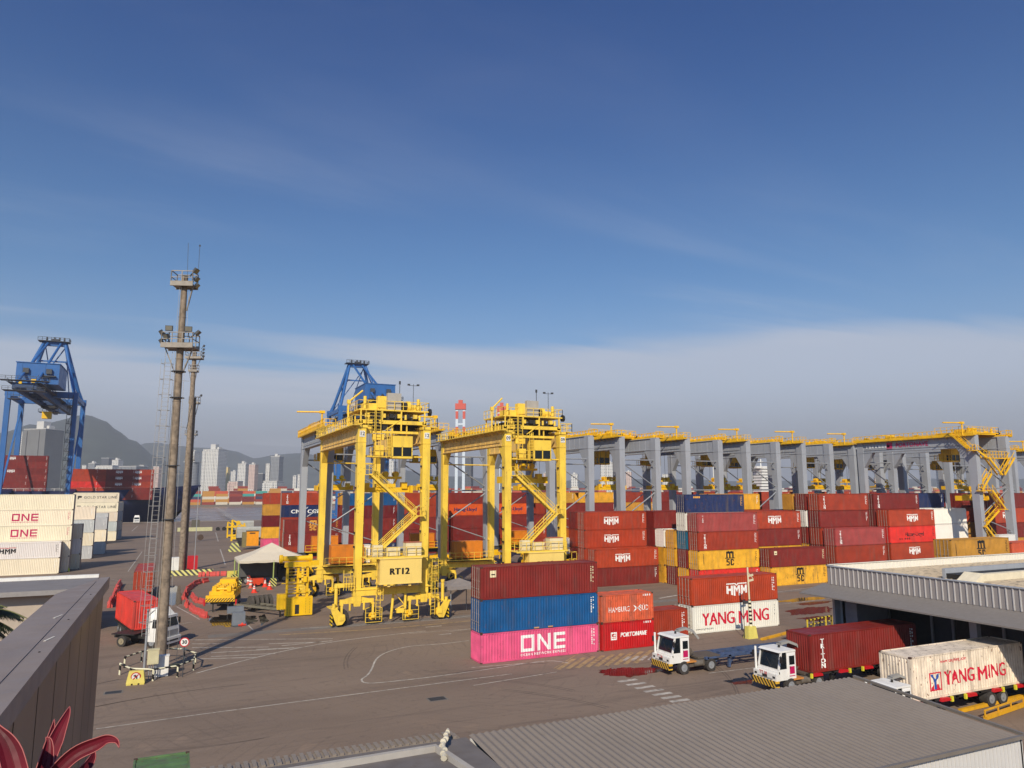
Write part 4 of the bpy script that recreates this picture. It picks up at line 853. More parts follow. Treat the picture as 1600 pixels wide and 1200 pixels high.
tag(grid('water', -9000, 12000, YQ+1.5, 9000, -2.2, WAT, 4, 4), kind='structure')
FARG = mat('far_ground_soil', srgb(112, 104, 92), .9, 0, .3, .02)
tag(grid('far_ground', -9000, 12000, 830, 9500, -.6, FARG, 4, 4), kind='structure')
mb = MB(); mb.box(-3000, 6000, 826, 830, -6, -.3); tag(mb.build('far_quay_wall', mat('far_quay_concrete', srgb(120, 112, 104), .9)), 'long dark quay edge on the far side of the river', 'quay wall')
# painted lines
LINE = mat('worn_line_paint', srgb(190, 182, 170), .8, 0, .3, 1.5, dirt=.8); LINEY = mat('worn_yellow_paint', srgb(172, 146, 104), .8, 0, .3, 1.5, dirt=.85)
lines = MB(); ylines = MB(); NL = [0]
def ribbon(mb, pts, w, z=.006, px=True):
    P = [Vector(G(*p)) if px else Vector(p) for p in pts]
    n = len(P); L_ = []; R_ = []
    for i in range(n):
        d = (P[min(i+1, n-1)]-P[max(i-1, 0)]).normalized(); nn = Vector((-d.y, d.x)); L_.append(P[i]+nn*w/2); R_.append(P[i]-nn*w/2)
    for i in range(n-1): mb.add([(*L_[i], z), (*R_[i], z), (*R_[i+1], z), (*L_[i+1], z)], [(0, 1, 2, 3)])
def smooth(pts, k=4):
    o = []
    for i in range(len(pts)-1):
        p0, p1, p2, p3 = [pts[max(0, min(len(pts)-1, j))] for j in (i-1, i, i+1, i+2)]
        for t in range(k):
            t /= k; o.append(tuple(.5*((2*p1[a])+(-p0[a]+p2[a])*t+(2*p0[a]-5*p1[a]+4*p2[a]-p3[a])*t*t+(-p0[a]+3*p1[a]-3*p2[a]+p3[a])*t**3) for a in (0, 1)))
    return o+[pts[-1]]
ribbon(lines, smooth([(150, 1139), (300, 1118), (430, 1101), (560, 1084), (690, 1067), (800, 1053)]), .13)
ribbon(lines, smooth([(733, 1001), (690, 1006), (640, 1010), (605, 1019), (588, 1030), (581, 1045), (574, 1055), (565, 1062), (572, 1067), (600, 1066), (680, 1057), (760, 1046), (850, 1033), (888, 1036)]), .16)
ribbon(lines, [(737, 1043), (850, 1034)], .14); ribbon(lines, [(740, 1071), (870, 1050)], .12)
ribbon(lines, smooth([(306, 1052), (370, 1035), (440, 1018), (520, 1003), (600, 993), (665, 986)]), .18)
for (a, b) in [((300, 1012), (420, 1011)), ((330, 1020), (470, 1012)), ((300, 1030), (400, 1027)), ((420, 1006), (505, 1003)), ((400, 1015), (460, 1012)), ((330, 1026), (430, 1021)), ((440, 1009), (520, 1001)), ((290, 1000), (520, 998)), ((300, 1006), (350, 1006))]: ribbon(lines, [a, b], .2, .005)
ribbon(lines, [(470, 982), (560, 977), (690, 968), (735, 962)], .14); ribbon(ylines, [(436, 992), (560, 985), (650, 978), (735, 970)], .3)
ribbon(lines, [(640, 990), (740, 982)], .1); ribbon(lines, [(665, 980), (690, 978)], .25); ribbon(lines, [(685, 992), (705, 990)], .25)
ribbon(lines, [(200, 893), (222, 862)], .16); ribbon(lines, [(337, 832), (341, 846)], .25); ribbon(lines, [(344, 858), (352, 882)], .25); ribbon(lines, [(206, 830), (215, 822)], .3); ribbon(lines, [(276, 948), (302, 962), (312, 968)], .16)
ribbon(lines, [(230, 985), (300, 972)], .1); ribbon(lines, [(174, 905), (190, 908)], .12); ribbon(lines, [(386, 975), (396, 985)], .15)
ribbon(ylines, [(865, 1045), (925, 1008)], .12)
for i in range(9): u = 872+i*15; ribbon(ylines, [(u, 1046-i*1.2), (u+26, 1029-i*1.6)], .42, .005)
for i in range(6): u = 975+i*13; ribbon(lines, [(u, 1032-i*.2), (u+9, 1026-i*.6)], .35)
for i in range(8):
    u, v = 966+i*13.6, 1064+i*5.2; ribbon(lines, [(u, v+1.4), (u+29, v-2.6)], .46)
ribbon(lines, [(1107, 1052), (1190, 1042)], .12); ribbon(lines, [(1000, 1046), (1045, 1040)], .1)
ribbon(lines, [(1210, 945), (1300, 935)], .14); ribbon(lines, [(1215, 925), (1290, 915)], .14); ribbon(ylines, [(1190, 1000), (1235, 989)], .9, .004)
ribbon(ylines, [(1500, 1112), (1600, 1088)], .25); ribbon(lines, [(1030, 935), (1058, 930)], .5); ribbon(lines, [(1020, 950), (1058, 945)], .3)
ribbon(lines, [(700, 987), (735, 983)], .12)
for k in range(5): ribbon(lines, [(336+k*3, 792+k*3), (352+k*10, 799+k*6)], .5)
tyre = MB(); r_t = random.Random(11)
for k in range(26):
    cx, cy = r_t.uniform(2, 40), r_t.uniform(38, 66); R_ = r_t.uniform(9, 34); a0 = r_t.uniform(0, 6.28); da = r_t.uniform(.3, .9); pts = [(cx+R_*cos(a0+da*i/14), cy+R_*sin(a0+da*i/14)) for i in range(15)]
    if min(p[1] for p in pts) < 34 or max(p[1] for p in pts) > 84: continue
    for off in (0, .34): ribbon(tyre, [(p[0]+off, p[1]+off*.4) for p in pts], .12, .0025, False)
tag(tyre.build('tyre_marks', mat('rubber_marks', srgb(112, 97, 85), .9, 0, .25, 1.2)), kind='structure')
tag(lines.build('road_markings', LINE), kind='structure'); tag(ylines.build('yellow_road_markings', LINEY), kind='structure')
# crane runways, a paler concrete band
rw = mat('runway_concrete', srgb(128, 120, 112), .85, 0, .18, .3, dirt=.5)
for i, y in enumerate((86., 110., 112.9, 136.)): tag(grid('crane_runway', 4, 260, y-.9, y+.9, .003+.001*i, rw, 8, 1), kind='structure')
# wet patches, and one dark sheet standing in for a cast shadow
PUD = mat('standing_water', srgb(34, 30, 28), .04, 0, .1); 
def puddle(label, pts, seed, px=True):
    P = [Vector(G(*p)) if px else Vector(p) for p in pts]; c = sum(P, Vector((0, 0)))/len(P); r = random.Random(seed); mb = MB(); Q = []
    for i in range(len(P)):
        a, b = P[i], P[(i+1) % len(P)]
        for t in range(8): q = a.lerp(b, t/8); Q.append(c+(q-c)*(1+r.uniform(-.16, .1)))
    mb.add([(q.x, q.y, .009) for q in Q], [tuple(range(len(Q)))]); tag(mb.build('puddle', PUD), label, 'puddle', 'puddles on the asphalt')
puddle('dark puddle reflecting red in front of the white yard tractor', [(934, 1048), (960, 1043), (1010, 1043), (1040, 1044), (1034, 1050), (985, 1058), (945, 1055)], 1)
puddle('dark wet patch between the two white yard tractors', [(1132, 1064), (1160, 1058), (1182, 1062), (1176, 1069), (1150, 1070)], 2)
puddle('dark puddle in front of the yellow spreader on the trailer', [(322, 968), (345, 960), (398, 962), (404, 972), (372, 980), (332, 978)], 3)
puddle('small dark puddle left of the empty flat rack', [(403, 962), (414, 960), (420, 970), (408, 977)], 4)
puddle('wide wet patch left of the warehouse column', [(1226, 955), (1262, 949), (1299, 947), (1299, 957), (1262, 960), (1236, 961)], 5)
puddle('ragged wet streak just below the wide wet patch', [(1246, 966), (1275, 963), (1299, 962), (1297, 969), (1266, 971)], 15)
puddle('faint wet streak above the wide wet patch', [(1240, 944), (1270, 940), (1299, 939), (1296, 942), (1262, 946)], 16)
puddle('narrow wet streak beyond the white lettered front container', [(1212, 940), (1250, 934), (1290, 932), (1290, 936), (1240, 941)], 6)
puddle('flat wet patch behind the mast by the second truck', [(262, 946), (264, 918), (281, 914), (286, 946)], 7)  # container's cast shadow laid on the asphalt as a dark glossy sheet
for nm, u, v, w, lab in (('manhole_cover', 683, 1092, 1.0, 'square iron cover in the open asphalt at the bottom'), ('drain_grate', 177, 1082, .9, 'dark rectangular grate beside the striped guard ring')):
    x, y = G(u, v); m = MB(); m.box(-w*.75, w*.75, -w*.55, w*.55, .004, .012, 0); [m.box(-w*.62, w*.62, -w*.42+i*w*.14, -w*.36+i*w*.14, .012, .02, 1) for i in range(6)]; m.box(-w*.62, w*.62, -w*.42, w*.42, .0125, .016, 2)
    tag(m.build(nm, [rw, GREYD, DARK], None, (x, y, 0)), lab, 'cover')
# ---------------------------------------------------------------- hills
HILL = mat('hill_forest', srgb(52, 60, 50), .95, 0, .45, .012, bump=.6, bscale=.03); HILLF = mat('far_hill_forest', srgb(60, 68, 60), .95, 0, .35, .01)
def hill(name, prof, D, depth, m, seed):
    r = random.Random(seed); mb = MB(); us = range(prof[0][0], prof[-1][0]+1, 12); nj = 14; V = []; F_ = []
    def pv(u):
        for (a, va), (b, vb) in zip(prof, prof[1:]):
            if a <= u <= b: t = (u-a)/(b-a); t = t*t*(3-2*t); return va+(vb-va)*t
    from mathutils import noise as nz
    for i, u in enumerate(us):
        top = (764-pv(u))*D/F_PX+CH
        for j in range(nj+1):
            t = j/nj; dd = D+(t-.5)*depth; x, y = P2(u, dd); k = sin(pi*t)**.8 if 0 < t < 1 else 0
            n = nz.fractal(Vector((x*.0012, y*.0012, seed)), 1., 2., 5)
            hh = top*k*(dd/D)*(1+.1*n*(1-.6*k))+ (14*nz.noise(Vector((x*.01, y*.01, 2)))+6*nz.noise(Vector((x*.03, y*.03, 5))))*k
            V.append((x, y, -3+max(0, hh)))
    n = len(list(us))
    for i in range(n-1):
        for j in range(nj): a = i*(nj+1)+j; F_.append((a, a+nj+1, a+nj+2, a+1))
    mb.add(V, F_, 0, True); return tag(mb.build(name, m), kind='structure')
hill('hills', [(-500, 740), (-200, 700), (0, 676), (60, 662), (140, 650), (165, 656), (190, 672), (215, 688), (250, 712), (300, 738), (340, 764)], 3600, 1500, HILL, 1)
hill('far_hills', [(150, 764), (200, 700), (240, 690), (300, 697), (345, 698), (375, 704), (402, 714), (430, 709), (470, 707), (520, 712), (600, 730), (700, 744), (850, 752), (1000, 748), (1200, 752), (1500, 748), (2100, 758)], 5200, 1800, HILLF, 4)
# ---------------------------------------------------------------- city
def tower_mat(name, wall, win, fx, fz, ww=.5, wh=.5):
    if name in MATS: return MATS[name]
    m = bpy.data.materials.new(name); m.use_nodes = True; N, L = m.node_tree.nodes, m.node_tree.links; b = N['Principled BSDF']; b.inputs['Roughness'].default_value = .7
    co = N.new('ShaderNodeTexCoord'); sp = N.new('ShaderNodeSeparateXYZ'); L.new(co.outputs['Object'], sp.inputs[0])
    def M_(op, a, b_=None):
        n = N.new('ShaderNodeMath'); n.operation = op
        for i, v in enumerate((a, b_)):
            if v is None: continue
            if isinstance(v, (int, float)): n.inputs[i].default_value = v
            else: L.new(v, n.inputs[i])
        return n.outputs[0]
    xy = M_('ADD', sp.outputs[0], sp.outputs[1])
    a = M_('LESS_THAN', M_('FRACT', M_('DIVIDE', M_('ADD', xy, 1000), fx)), ww); c = M_('LESS_THAN', M_('FRACT', M_('DIVIDE', sp.outputs[2], fz)), wh); f = M_('MULTIPLY', a, c)
    mx = N.new('ShaderNodeMix'); mx.data_type = 'RGBA'; L.new(f, mx.inputs[0]); mx.inputs[6].default_value = wall; mx.inputs[7].default_value = win; L.new(mx.outputs[2], b.inputs['Base Color']); MATS[name] = m; return m
TW = [tower_mat('white_flats', srgb(225, 222, 215), srgb(96, 104, 112), 4.2, 3.2, .55, .5), tower_mat('grey_flats', srgb(150, 152, 155), srgb(80, 86, 94), 3.6, 3.1, .6, .55), tower_mat('pink_flats', srgb(214, 188, 176), srgb(110, 100, 100), 4., 3.1, .5, .45), tower_mat('ochre_flats', srgb(226, 200, 136), srgb(150, 130, 90), 6., 3.1, .3, .4), tower_mat('dark_flats', srgb(96, 98, 104), srgb(60, 66, 74), 3., 3., .6, .5)]
GC = mat('rough_concrete_tower', srgb(122, 122, 122), .85, 0, .1, .05)
nb = [0]
def tower(u0, u1, vtop, D, mi, label, cap=True, dep=None, shape='box'):
    x0, y0 = P2(u0, D); x1, y1 = P2(u1, D); w = hypot(x1-x0, y1-y0)*.86; k = D/F_PX; h = CH+(764-vtop)*k+1; cx, cy = (x0+x1)/2, (y0+y1)/2; dep = dep or w*.8
    T = empty('tower_block', (cx, cy, -.6), -YAW-.25, label, 'building', 'city buildings beyond the river'); m = MB()
    if shape == 'round': m.tube((0, 0, 0), (0, 0, h), w/2, 20)
    else:
        m.box(-w/2, w/2, -dep/2, dep/2, 0, h)
        if w*1/k > 16: m.box(-w/2-1.2, -w/2+w*.18, -dep/2-1.6, dep/2-2, 2, h-3); m.box(w*.1, w*.24, -dep/2-1.3, -dep/2, 2, h-2)
    m.build('facade', mi if not isinstance(mi, int) else TW[mi], T)
    c = MB(); c.box(-w/2-.4, w/2+.4, -dep/2-.4, dep/2+.4, h, h+1.2)
    if cap: c.box(-w*.2, w*.12, -dep*.2, dep*.2, h+1.2, h+max(3, w*.32)); c.box(w*.18, w*.3, -dep*.1, dep*.2, h+1.2, h+max(2, w*.16))
    c.build('roof', mat('roof_white', srgb(205, 203, 198), .7), T)
tower(52, 100, 672, 1250, GC, 'tall bare grey concrete tower behind the left quay crane', True)
tower(46, 55, 676, 1255, 0, 'white balcony strip tower on the left flank of the bare concrete tower', False, 20)
city = [(299, 317, 706, 1900, 0, 'white flats behind the round grey tower', True), (297, 320, 722, 1500, 1, 'round dark grey tower left of the tall white grid tower', False),
 (327, 358, 703, 1700, 0, 'tall white grid fronted tower right of the second mast', True), (358.5, 366, 730, 1800, 3, 'slim ochre tower beside the tall white grid tower', False), (369, 379, 737, 1900, 0, 'small white block right of the slim ochre tower', True),
 (380, 396, 725, 1700, 0, 'white half of the paired towers', True), (396.5, 409, 726, 1690, 2, 'pinkish half of the paired towers', True), (410, 421, 740, 1800, 4, 'dark low block between the paired towers and the tall pale tower', False),
 (422, 430, 725, 1700, 0, 'narrow white wing of the tall pale tower', False), (430, 447, 714, 1690, 1, 'tall pale rounded tower left of the first grey crane leg', True), (464, 471, 744, 1700, 0, 'small white block just left of the first grey crane leg', True),
 (367, 386, 752, 1500, 2, 'low terracotta coloured block below the paired towers', False), (421, 448, 752, 1400, 0, 'low cream hall below the tall pale tower', False),
 (165, 200, 728, 1700, 0, 'long low white hall below the hill', False), (186, 200, 719, 1750, 0, 'white block standing over the long low hall', True), (200, 237, 729, 1650, 1, 'low grey office with dark windows below the hill', False), (150, 164, 724, 1900, 1, 'small grey block right of the left quay crane', True), (170, 186, 716, 2000, 4, 'small dark block on the lower slope', False), (140, 149, 727, 1900, 0, 'small pale block at the foot of the left quay crane', False), (228, 238, 727, 1800, 0, 'little white block left of the tall mast', False), (250, 262, 729, 1800, 2, 'little pink block between mast and cage ladder', False),
 (472, 486, 742, 1600, 0, 'white block seen left of the yellow crane leg', True), (590, 604, 730, 1600, 1, 'grey block seen through the first yellow crane', True), (606, 622, 722, 1700, 0, 'white block seen through the first yellow crane', True), (665, 676, 726, 1500, 1, 'grey block seen between the yellow cranes', True), (724, 740, 716, 1400, 4, 'striped dark block seen through the second yellow crane', False),
 (890, 902, 742, 1500, 0, 'white block left of the second grey crane leg', True), (936, 957, 724, 1600, 0, 'white tower seen in the gap of the grey cranes left of the yellow jib', True), (974, 984, 738, 1700, 2, 'pink block in the gap of the grey cranes', True), (1030, 1042, 742, 1700, 0, 'white block by the yellow mobile crane', False), (1082, 1094, 742, 1700, 0, 'white block left of the navy box', True), (1108, 1114, 728, 1500, 0, 'slender white tower above the navy box', False), (1355, 1364, 748, 1600, 2, 'pink block right of the staircase crane girder', False), (1452, 1466, 736, 1500, 0, 'white block behind the yellow spreader', True), (1552, 1562, 722, 1500, 3, 'slim cream tower right of the staircase crane', False), (848, 858, 740, 1500, 2, 'pink block behind the second yellow crane', True), (1330, 1340, 730, 1500, 0, 'white tower left of the long girder end', True)]
for a in city: tower(a[0], a[1], a[2], a[3], a[4], a[5], a[6], None, 'round' if 'round dark' in a[5] else 'box')
r = random.Random(3); m = MB()
for i in range(230):
    u = r.uniform(120, 1620); D = r.uniform(1500, 2600); x, y = P2(u, D); w = r.uniform(10, 30); h = r.uniform(5, 16)+(D-1500)*.012*r.random(); m.box(x-w/2, x+w/2, y-8, y+8, -.6, h, r.choice((0, 0, 1, 2, 3)))
for i in range(60):
    u = r.uniform(150, 300); D = r.uniform(2750, 3050); x, y = P2(u, D); h = 8+r.uniform(0, 60)*(1-abs(u-215)/90); m.box(x-9, x+9, y-8, y+8, 0, max(8, h), r.choice((0, 1, 2)))
tag(m.build('city_houses', [TW[0], TW[2], mat('house_roof_red', srgb(150, 96, 76), .8), TW[1]]), 'low pale houses of the city packed along the foot of the hills', 'houses', kind='stuff')
m = MB()
for i in range(420):
    u = r.uniform(100, 1700); D = r.uniform(1350, 2400); x, y = P2(u, D); s = r.uniform(3, 8)
    m.tube((x, y, -.6), (x, y, s), s*.9, 7, 0, s*.35); m.tube((x+s*.6, y, -.6), (x+s*.6, y, s*.8), s*.8, 6, 0, s*.2)
tag(m.build('city_trees', HILL), 'dark green trees scattered between the city houses', 'trees', kind='stuff')
# far terminal across the river: one object, individually unreadable beyond the first rows
cols = [srgb(150, 60, 45), srgb(196, 140, 60), srgb(215, 205, 185), srgb(120, 40, 38), srgb(50, 60, 90), srgb(70, 160, 150), srgb(205, 90, 60), srgb(232, 228, 216)]
fm = [mat('far_box_%s' % n, c, .7, 0, .1) for n, c in zip(('rust', 'ochre', 'cream', 'maroon', 'navy', 'teal', 'orange', 'white'), cols)]
m = MB(); m2 = MB()
def fbox(mb, x, y, z, c, L=12.19): mb.box(x, x+L-.25, y, y+2.3, z, z+2.85, c); mb.box(x, x+.15, y-.05, y, z, z+2.85, 3)
x = XY(262, 842)
GF = 'containers of the far terminal across the river'
while x < XY(452, 842):
    for k in range(5):
        c = r.choice((0, 0, 1, 1, 2, 3, 3, 4, 5, 6)); fbox(m, x, 842, -.6+k*2.9, c)
    x += 13.4
while x < XY(1640, 842):
    for j in range(2):
        for k in range(r.choice((4, 5, 6))): fbox(m, x, 842+j*2.6, -.6+k*2.9, r.choice((0, 0, 1, 2, 3, 3, 4, 6, 7)))
    x += r.choice((13.4, 13.4, 14.5, 26))
for i in range(60):
    x = XY(r.uniform(860, 1600), 720+r.uniform(0, 60)); z = 0
for i in range(150):
    u = r.uniform(300, 1640); y = r.uniform(870, 1100); x = XY(u, y)
    for k in range(r.choice((3, 5, 6, 7))): fbox(m, x, y, -.6+k*2.9, r.choice((0, 0, 1, 2, 3, 6, 7)))
tag(m.build('distant_containers', fm), 'rows of small coloured containers across the river', 'containers', kind='stuff')
# a white moored ship seen between the grey cranes
sx, sy = XY(1194, 640), 640
T = empty('moored_ship', (sx, sy, -2), 0, 'white ship bridge rising behind the grey cranes above the yellow boxes', 'ship'); m = MB()
m.prism([(-70, 0), (60, 0), (78, 14), (-72, 14)], 'y', 0, 26); m.build('hull', mat('hull_red', srgb(150, 40, 38), .6), T)
m = MB(); [m.box(-11+i*.5, 11-i*.5, 2, 22, 14+i*3.3, 16.4+i*3.3) for i in range(9)]; [m.box(-10+i*.5, 10-i*.5, 3, 21, 16.4+i*3.3, 17.3+i*3.3, 1) for i in range(8)]; m.box(-14, 14, 4, 20, 41, 43.4); m.tube((0, 12, 43), (0, 12, 52), .7, 8, 0); m.bar((-4, 12, 49), (4, 12, 49), .5, .5, 0); m.build('superstructure', [WHITE, GLASS], T)
# ---------------------------------------------------------------- navy container ship at our quay
xb = 12.; T = empty('container_ship', (0, YQ+3, -2.2), 0, 'navy blue container ship whose bow shows behind the tall masts', 'ship'); m = MB(); H_ = 17.; n = 24; V = []; F_ = []
sec = []
for i in range(n+1):
    t = i/n; x = -260+(xb+260)*t; tip = max(0, (x-(xb-42))/42); half = 19*(1-tip**2.2); half0 = 19*(1-min(1, tip*1.45)**1.6) if tip > 0 else 19; xo = -tip*14
    zt = H_+ (3.0*tip if tip > 0 else 0)
    for (z_, hh, xx) in ((0, half0, xo), (H_*.5, (half0*.6+half*.4), xo*.5), (zt, half, 0)):
        V += [(x+xx, 19-hh, z_), (x+xx, 19+hh, z_)]
    if i:
        b = 6*i
        for a0, a1 in ((0, 2), (2, 4)): F_ += [(b-6+a0, b+a0, b+a1, b-6+a1), (b-5+a0, b-5+a1, b+1+a1, b+1+a0)]
        F_.append((b-2, b+4, b+5, b-1))
m.add(V, F_, 0, True); m.build('hull', mat('navy_hull_paint', srgb(20, 28, 66), .5, 0, .1, .1), T)
m = MB(); m.box(-180, xb-60, -.04+0, 0, 12.5, 12.7); m.rail([(-180, .3, H_), (xb-60, .3, H_)], 1.2, 3, .1); m.build('bulwark_rail', WHITE, T)
GS = 'red containers on the deck of the navy ship'
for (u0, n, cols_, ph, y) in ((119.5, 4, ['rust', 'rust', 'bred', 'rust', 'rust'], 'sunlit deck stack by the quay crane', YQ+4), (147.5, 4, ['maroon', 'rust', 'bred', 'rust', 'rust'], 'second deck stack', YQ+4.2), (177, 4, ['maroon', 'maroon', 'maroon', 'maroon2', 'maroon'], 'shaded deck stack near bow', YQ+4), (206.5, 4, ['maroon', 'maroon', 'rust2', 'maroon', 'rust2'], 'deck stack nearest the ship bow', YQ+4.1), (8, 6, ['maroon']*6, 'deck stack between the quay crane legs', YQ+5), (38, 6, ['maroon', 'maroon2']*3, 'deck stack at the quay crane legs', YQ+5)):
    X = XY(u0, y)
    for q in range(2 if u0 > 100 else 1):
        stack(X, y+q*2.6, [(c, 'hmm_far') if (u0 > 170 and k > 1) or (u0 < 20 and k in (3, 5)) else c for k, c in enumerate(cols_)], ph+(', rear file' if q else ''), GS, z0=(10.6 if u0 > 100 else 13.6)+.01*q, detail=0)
# ---------------------------------------------------------------- concrete light masts
def mast(label, x, y, H, r0, r1, plats, cage=True, name='lighting_mast'):
    T = empty(name, (x, y, 0), 0, label, 'light mast', 'tall concrete light masts'); m = MB()
    n = 9
    for i in range(n):
        z0, z1 = H*i/n, H*(i+1)/n; ra, rb = r0+(r1-r0)*i/n, r0+(r1-r0)*(i+1)/n; m.tube((0, 0, z0), (0, 0, z1), ra, 20, 0, rb, caps=i in (0, n-1)); m.tube((0, 0, z1-.06), (0, 0, z1), rb+.03, 20, 0, rb+.03)
    m.build('pole', CONC, T)
    for (z, half, hd, pic) in plats:
        p = MB(); p.box(-half, half, -hd, hd, z, z+.12); p.box(-half-.05, half+.05, -hd-.05, -hd+.1, z-.1, z+.35); p.box(-half-.05, half+.05, hd-.1, hd+.05, z-.1, z+.35); p.rail([(-half, -hd, z+.1), (half, -hd, z+.1), (half, hd, z+.1), (-half, hd, z+.1), (-half, -hd, z+.1)], 1.2, 1.0, .07)
        for s in ((-1, 1) if half > 1 or H > 36 else (1,)): p.bar((s*half*.9, -hd*.3, z-.05), (s*.34, 0, z-2.3), .1, .1)
        pl = p.build('platform', mat('mast_steel', srgb(150, 142, 132), .6, .3, .15), T, rot=(0, 0, -.35))
        for (lx, ly, lz, tilt, az) in pic:
            f = MB(); f.box(-.31, .31, -.1, .1, -.24, .24); f.box(-.27, .27, -.115, -.1, -.2, .2, 1); f.bar((0, .1, -.3), (0, .1, -.75), .08, .08); o = f.build('floodlight', [GREYD, mat('lamp_glass', srgb(120, 116, 104), .15)], pl, (lx, ly, z+lz), (tilt, 0, az))
    return T
fl1 = [(-.75, -.9, 1.65, .1, 0.1), (.95, -.9, 1.6, .1, 0.2), (-1.5, -.6, 1.3, .6, -1.0), (-1.5, -.5, .5, .6, -1.0), (-1.0, -.8, .9, .5, -.6), (1.55, -.2, 1.4, .8, 1.6)]
fl0 = [(1.1, -.4, 1.4, .7, 1.4), (1.1, -.1, .7, .7, 1.5), (1.05, .2, .15, .7, 1.6)]
M1 = mast('tallest concrete light mast in front, with a caged ladder and two floodlight platforms', -.4, 71.8, 35.0, .49, .27, [(28.2, 1.35, .9, fl1), (34.0, .95, .7, fl0)])
m = MB(); m.bar((.2, 0, 35), (.1, 0, 38.2), .035); m.bar((1.1, -.3, 35.3), (1.1, -.3, 38), .035); m.cbox((1.1, -.3, 38), (.14, .14, .14)); m.build('antenna', GREYD, M1)
m = MB()
lx, ly = -1.25, -.1   # free standing caged ladder beside the pole, braced back to it
for s in (-.28, .28): m.bar((lx+s, ly, 3.0), (lx+s+.35, ly, 27.8), .035)
i = 0
while i < 60: zc = 3.2+i*.4; q = lx+.35*(zc-3)/24.8; m.bar((q-.28, ly, zc), (q+.28, ly, zc), .025); i += 1
for i in range(17):
    zc = 4.2+i*1.4; q = lx+.35*(zc-3)/24.8; ring = [(q-.28, ly, zc), (q-.55, ly-.4, zc), (q-.2, ly-.75, zc), (q+.25, ly-.75, zc), (q+.45, ly-.4, zc), (q+.28, ly, zc)]
    for a, b in zip(ring, ring[1:]): m.bar(a, b, .035)
    if i % 3 == 0: m.bar((q+.28, ly, zc), (-.35, 0, zc), .04); m.bar((q-.6, ly, zc), (q+1.9, ly, zc), .03)
for (ax, ay) in ((-.55, -.4), (-.2, -.75), (.25, -.75)): m.bar((lx+ax, ly+ay, 4.2), (lx+ax+.33, ly+ay, 27), .03)
for ax in (-.32, -.2, .34): m.bar((ax*1.9, -.5, 1), (ax*1.2, -.3, 34), .03)
m.build('caged_ladder', mat('ladder_steel', srgb(165, 162, 158), .5, .4, .1), M1)
m = MB()
for zc in (12.8, 17.5, 23.6, 26.): m.tube((0, 0, zc), (0, 0, zc+.06), .62, 14)
m.bar((.95, 0, 20.8), (1.25, 0, 23.0), .06); m.bar((.5, 0, 21), (1., 0, 21), .04); m.build('cable_band', GREYD, M1)
mast('slimmer concrete mast right behind the tallest one, with a lamp bracket on top', 1.8, 155.5, 42.5, .62, .4, [(41.2, 1.5, .9, [(1.7, 0, 2.6, .5, 1.6), (1.7, 0, 1.9, .5, 1.6), (1.7, 0, 1.2, .5, 1.6), (1.7, .1, .5, .5, 1.6)]), (38.6, .8, .6, [])])
mast('slender concrete pole pressed against the slimmer mast', 2.35, 156.8, 33.6, .42, .3, [(32.4, .9, .6, [(1.2, 0, 1.6, .5, 1.6)])])
mast('far short concrete mast behind the two leaning masts', 3.2, 236., 34., .5, .35, [(31.5, 1.6, .8, [(1.5, 0, 1.0, .5, 1.6)]), (24., 1.2, .6, [])])
# things at the feet of the masts
def obj1(name, mb, mats, label, cat, loc=(0, 0, 0), rz=0., group=None): return tag(mb.build(name, mats, None, loc, (0, 0, rz)), label, cat, group)
m = MB(); ring = []
for i in range(10): a = 2*pi*i/10+.2; ring.append((3.0*cos(a), 4.2*sin(a)))
T = empty('guard_railing', (-.45, 72.6, 0), 0, 'black and white striped pipe railing ringing the tallest mast', 'guard rail')
for i in range(10):
    a, b = ring[i], ring[(i+1) % 10]
    if i in (4,): continue
    m = MB(); m.tube((a[0], a[1], .9), (b[0], b[1], .9), .07, 8); m.build('rail', BW, T)
for a in ring: m = MB(); m.tube((a[0], a[1], 0), (a[0], a[1], .97), .08, 8); m.build('post', BW, T)
x, y = G(237, 1062); m = MB(); m.box(-.42, .42, -.25, .25, 1.25, 2.35); m.box(-.45, .45, -.28, .28, 2.35, 2.42); m.box(-.36, .36, -.265, -.25, 1.32, 2.28); [m.bar((q, 0, 0), (q, 0, 1.3), .07, .07, 1) for q in (-.25, -.08, .1, .25)]
obj1('electric_cabinet', m, [mat('cabinet_beige', srgb(205, 196, 158), .6), GALV], 'beige electric cabinet on pipe legs at the foot of the tallest mast', 'cabinet', (x, y, 0))
x, y = G(251, 1057); m = MB(); m.box(-.55, .55, -.3, .3, .05, 1.65); m.box(-.58, .58, -.33, .33, 1.65, 1.7); obj1('switch_cabinet', m, WHITE, 'plain white cabinet right of the beige one at the mast foot', 'cabinet', (x, y, 0))
x, y = G(225, 1050); m = MB(); m.tube((0, 0, 0), (0, 0, 5.2), .11, 10, 0, .09); m.tube((0, 0, 4.6), (.55, 0, 5.1), .05, 8); obj1('steel_pipe_post', m, GALV, 'slim grey pipe post left of the beige cabinet', 'post', (x, y, 0))
x, y = G(285, 1058); T = empty('speed_sign', (x, y, 0), 0, 'round white speed sign with a red rim reading 30', 'sign'); m = MB(); m.tube((0, 0, 0), (0, 0, 3.1), .035, 8); m.build('post', GREYD, T)
def disc(r, mi, y, mb): mb.tube((0, y+.02, 0), (0, y, 0), r, 28, mi)
m = MB(); disc(.38, 0, 0, m); disc(.3, 1, -.012, m); put_text(m, '30', .4, 0, 0, .014, 1, 2, y=-.03); m.build('disc', [REDP, WHITE, BLKP], T, (0, -.06, 2.8), (0, 0, -.2))
x, y = G(275, 1047); m = MB(); m.bar((0, 0, 0), (0, 0, 2.4), .04); m.cbox((-.1, -.03, .35), (.8, .05, .35), 1); obj1('small_sign_post', m, [GREYD, mat('olive_board', srgb(120, 120, 96), .8)], 'thin dark post with a low board inside the striped railing', 'sign post', (x, y, 0))
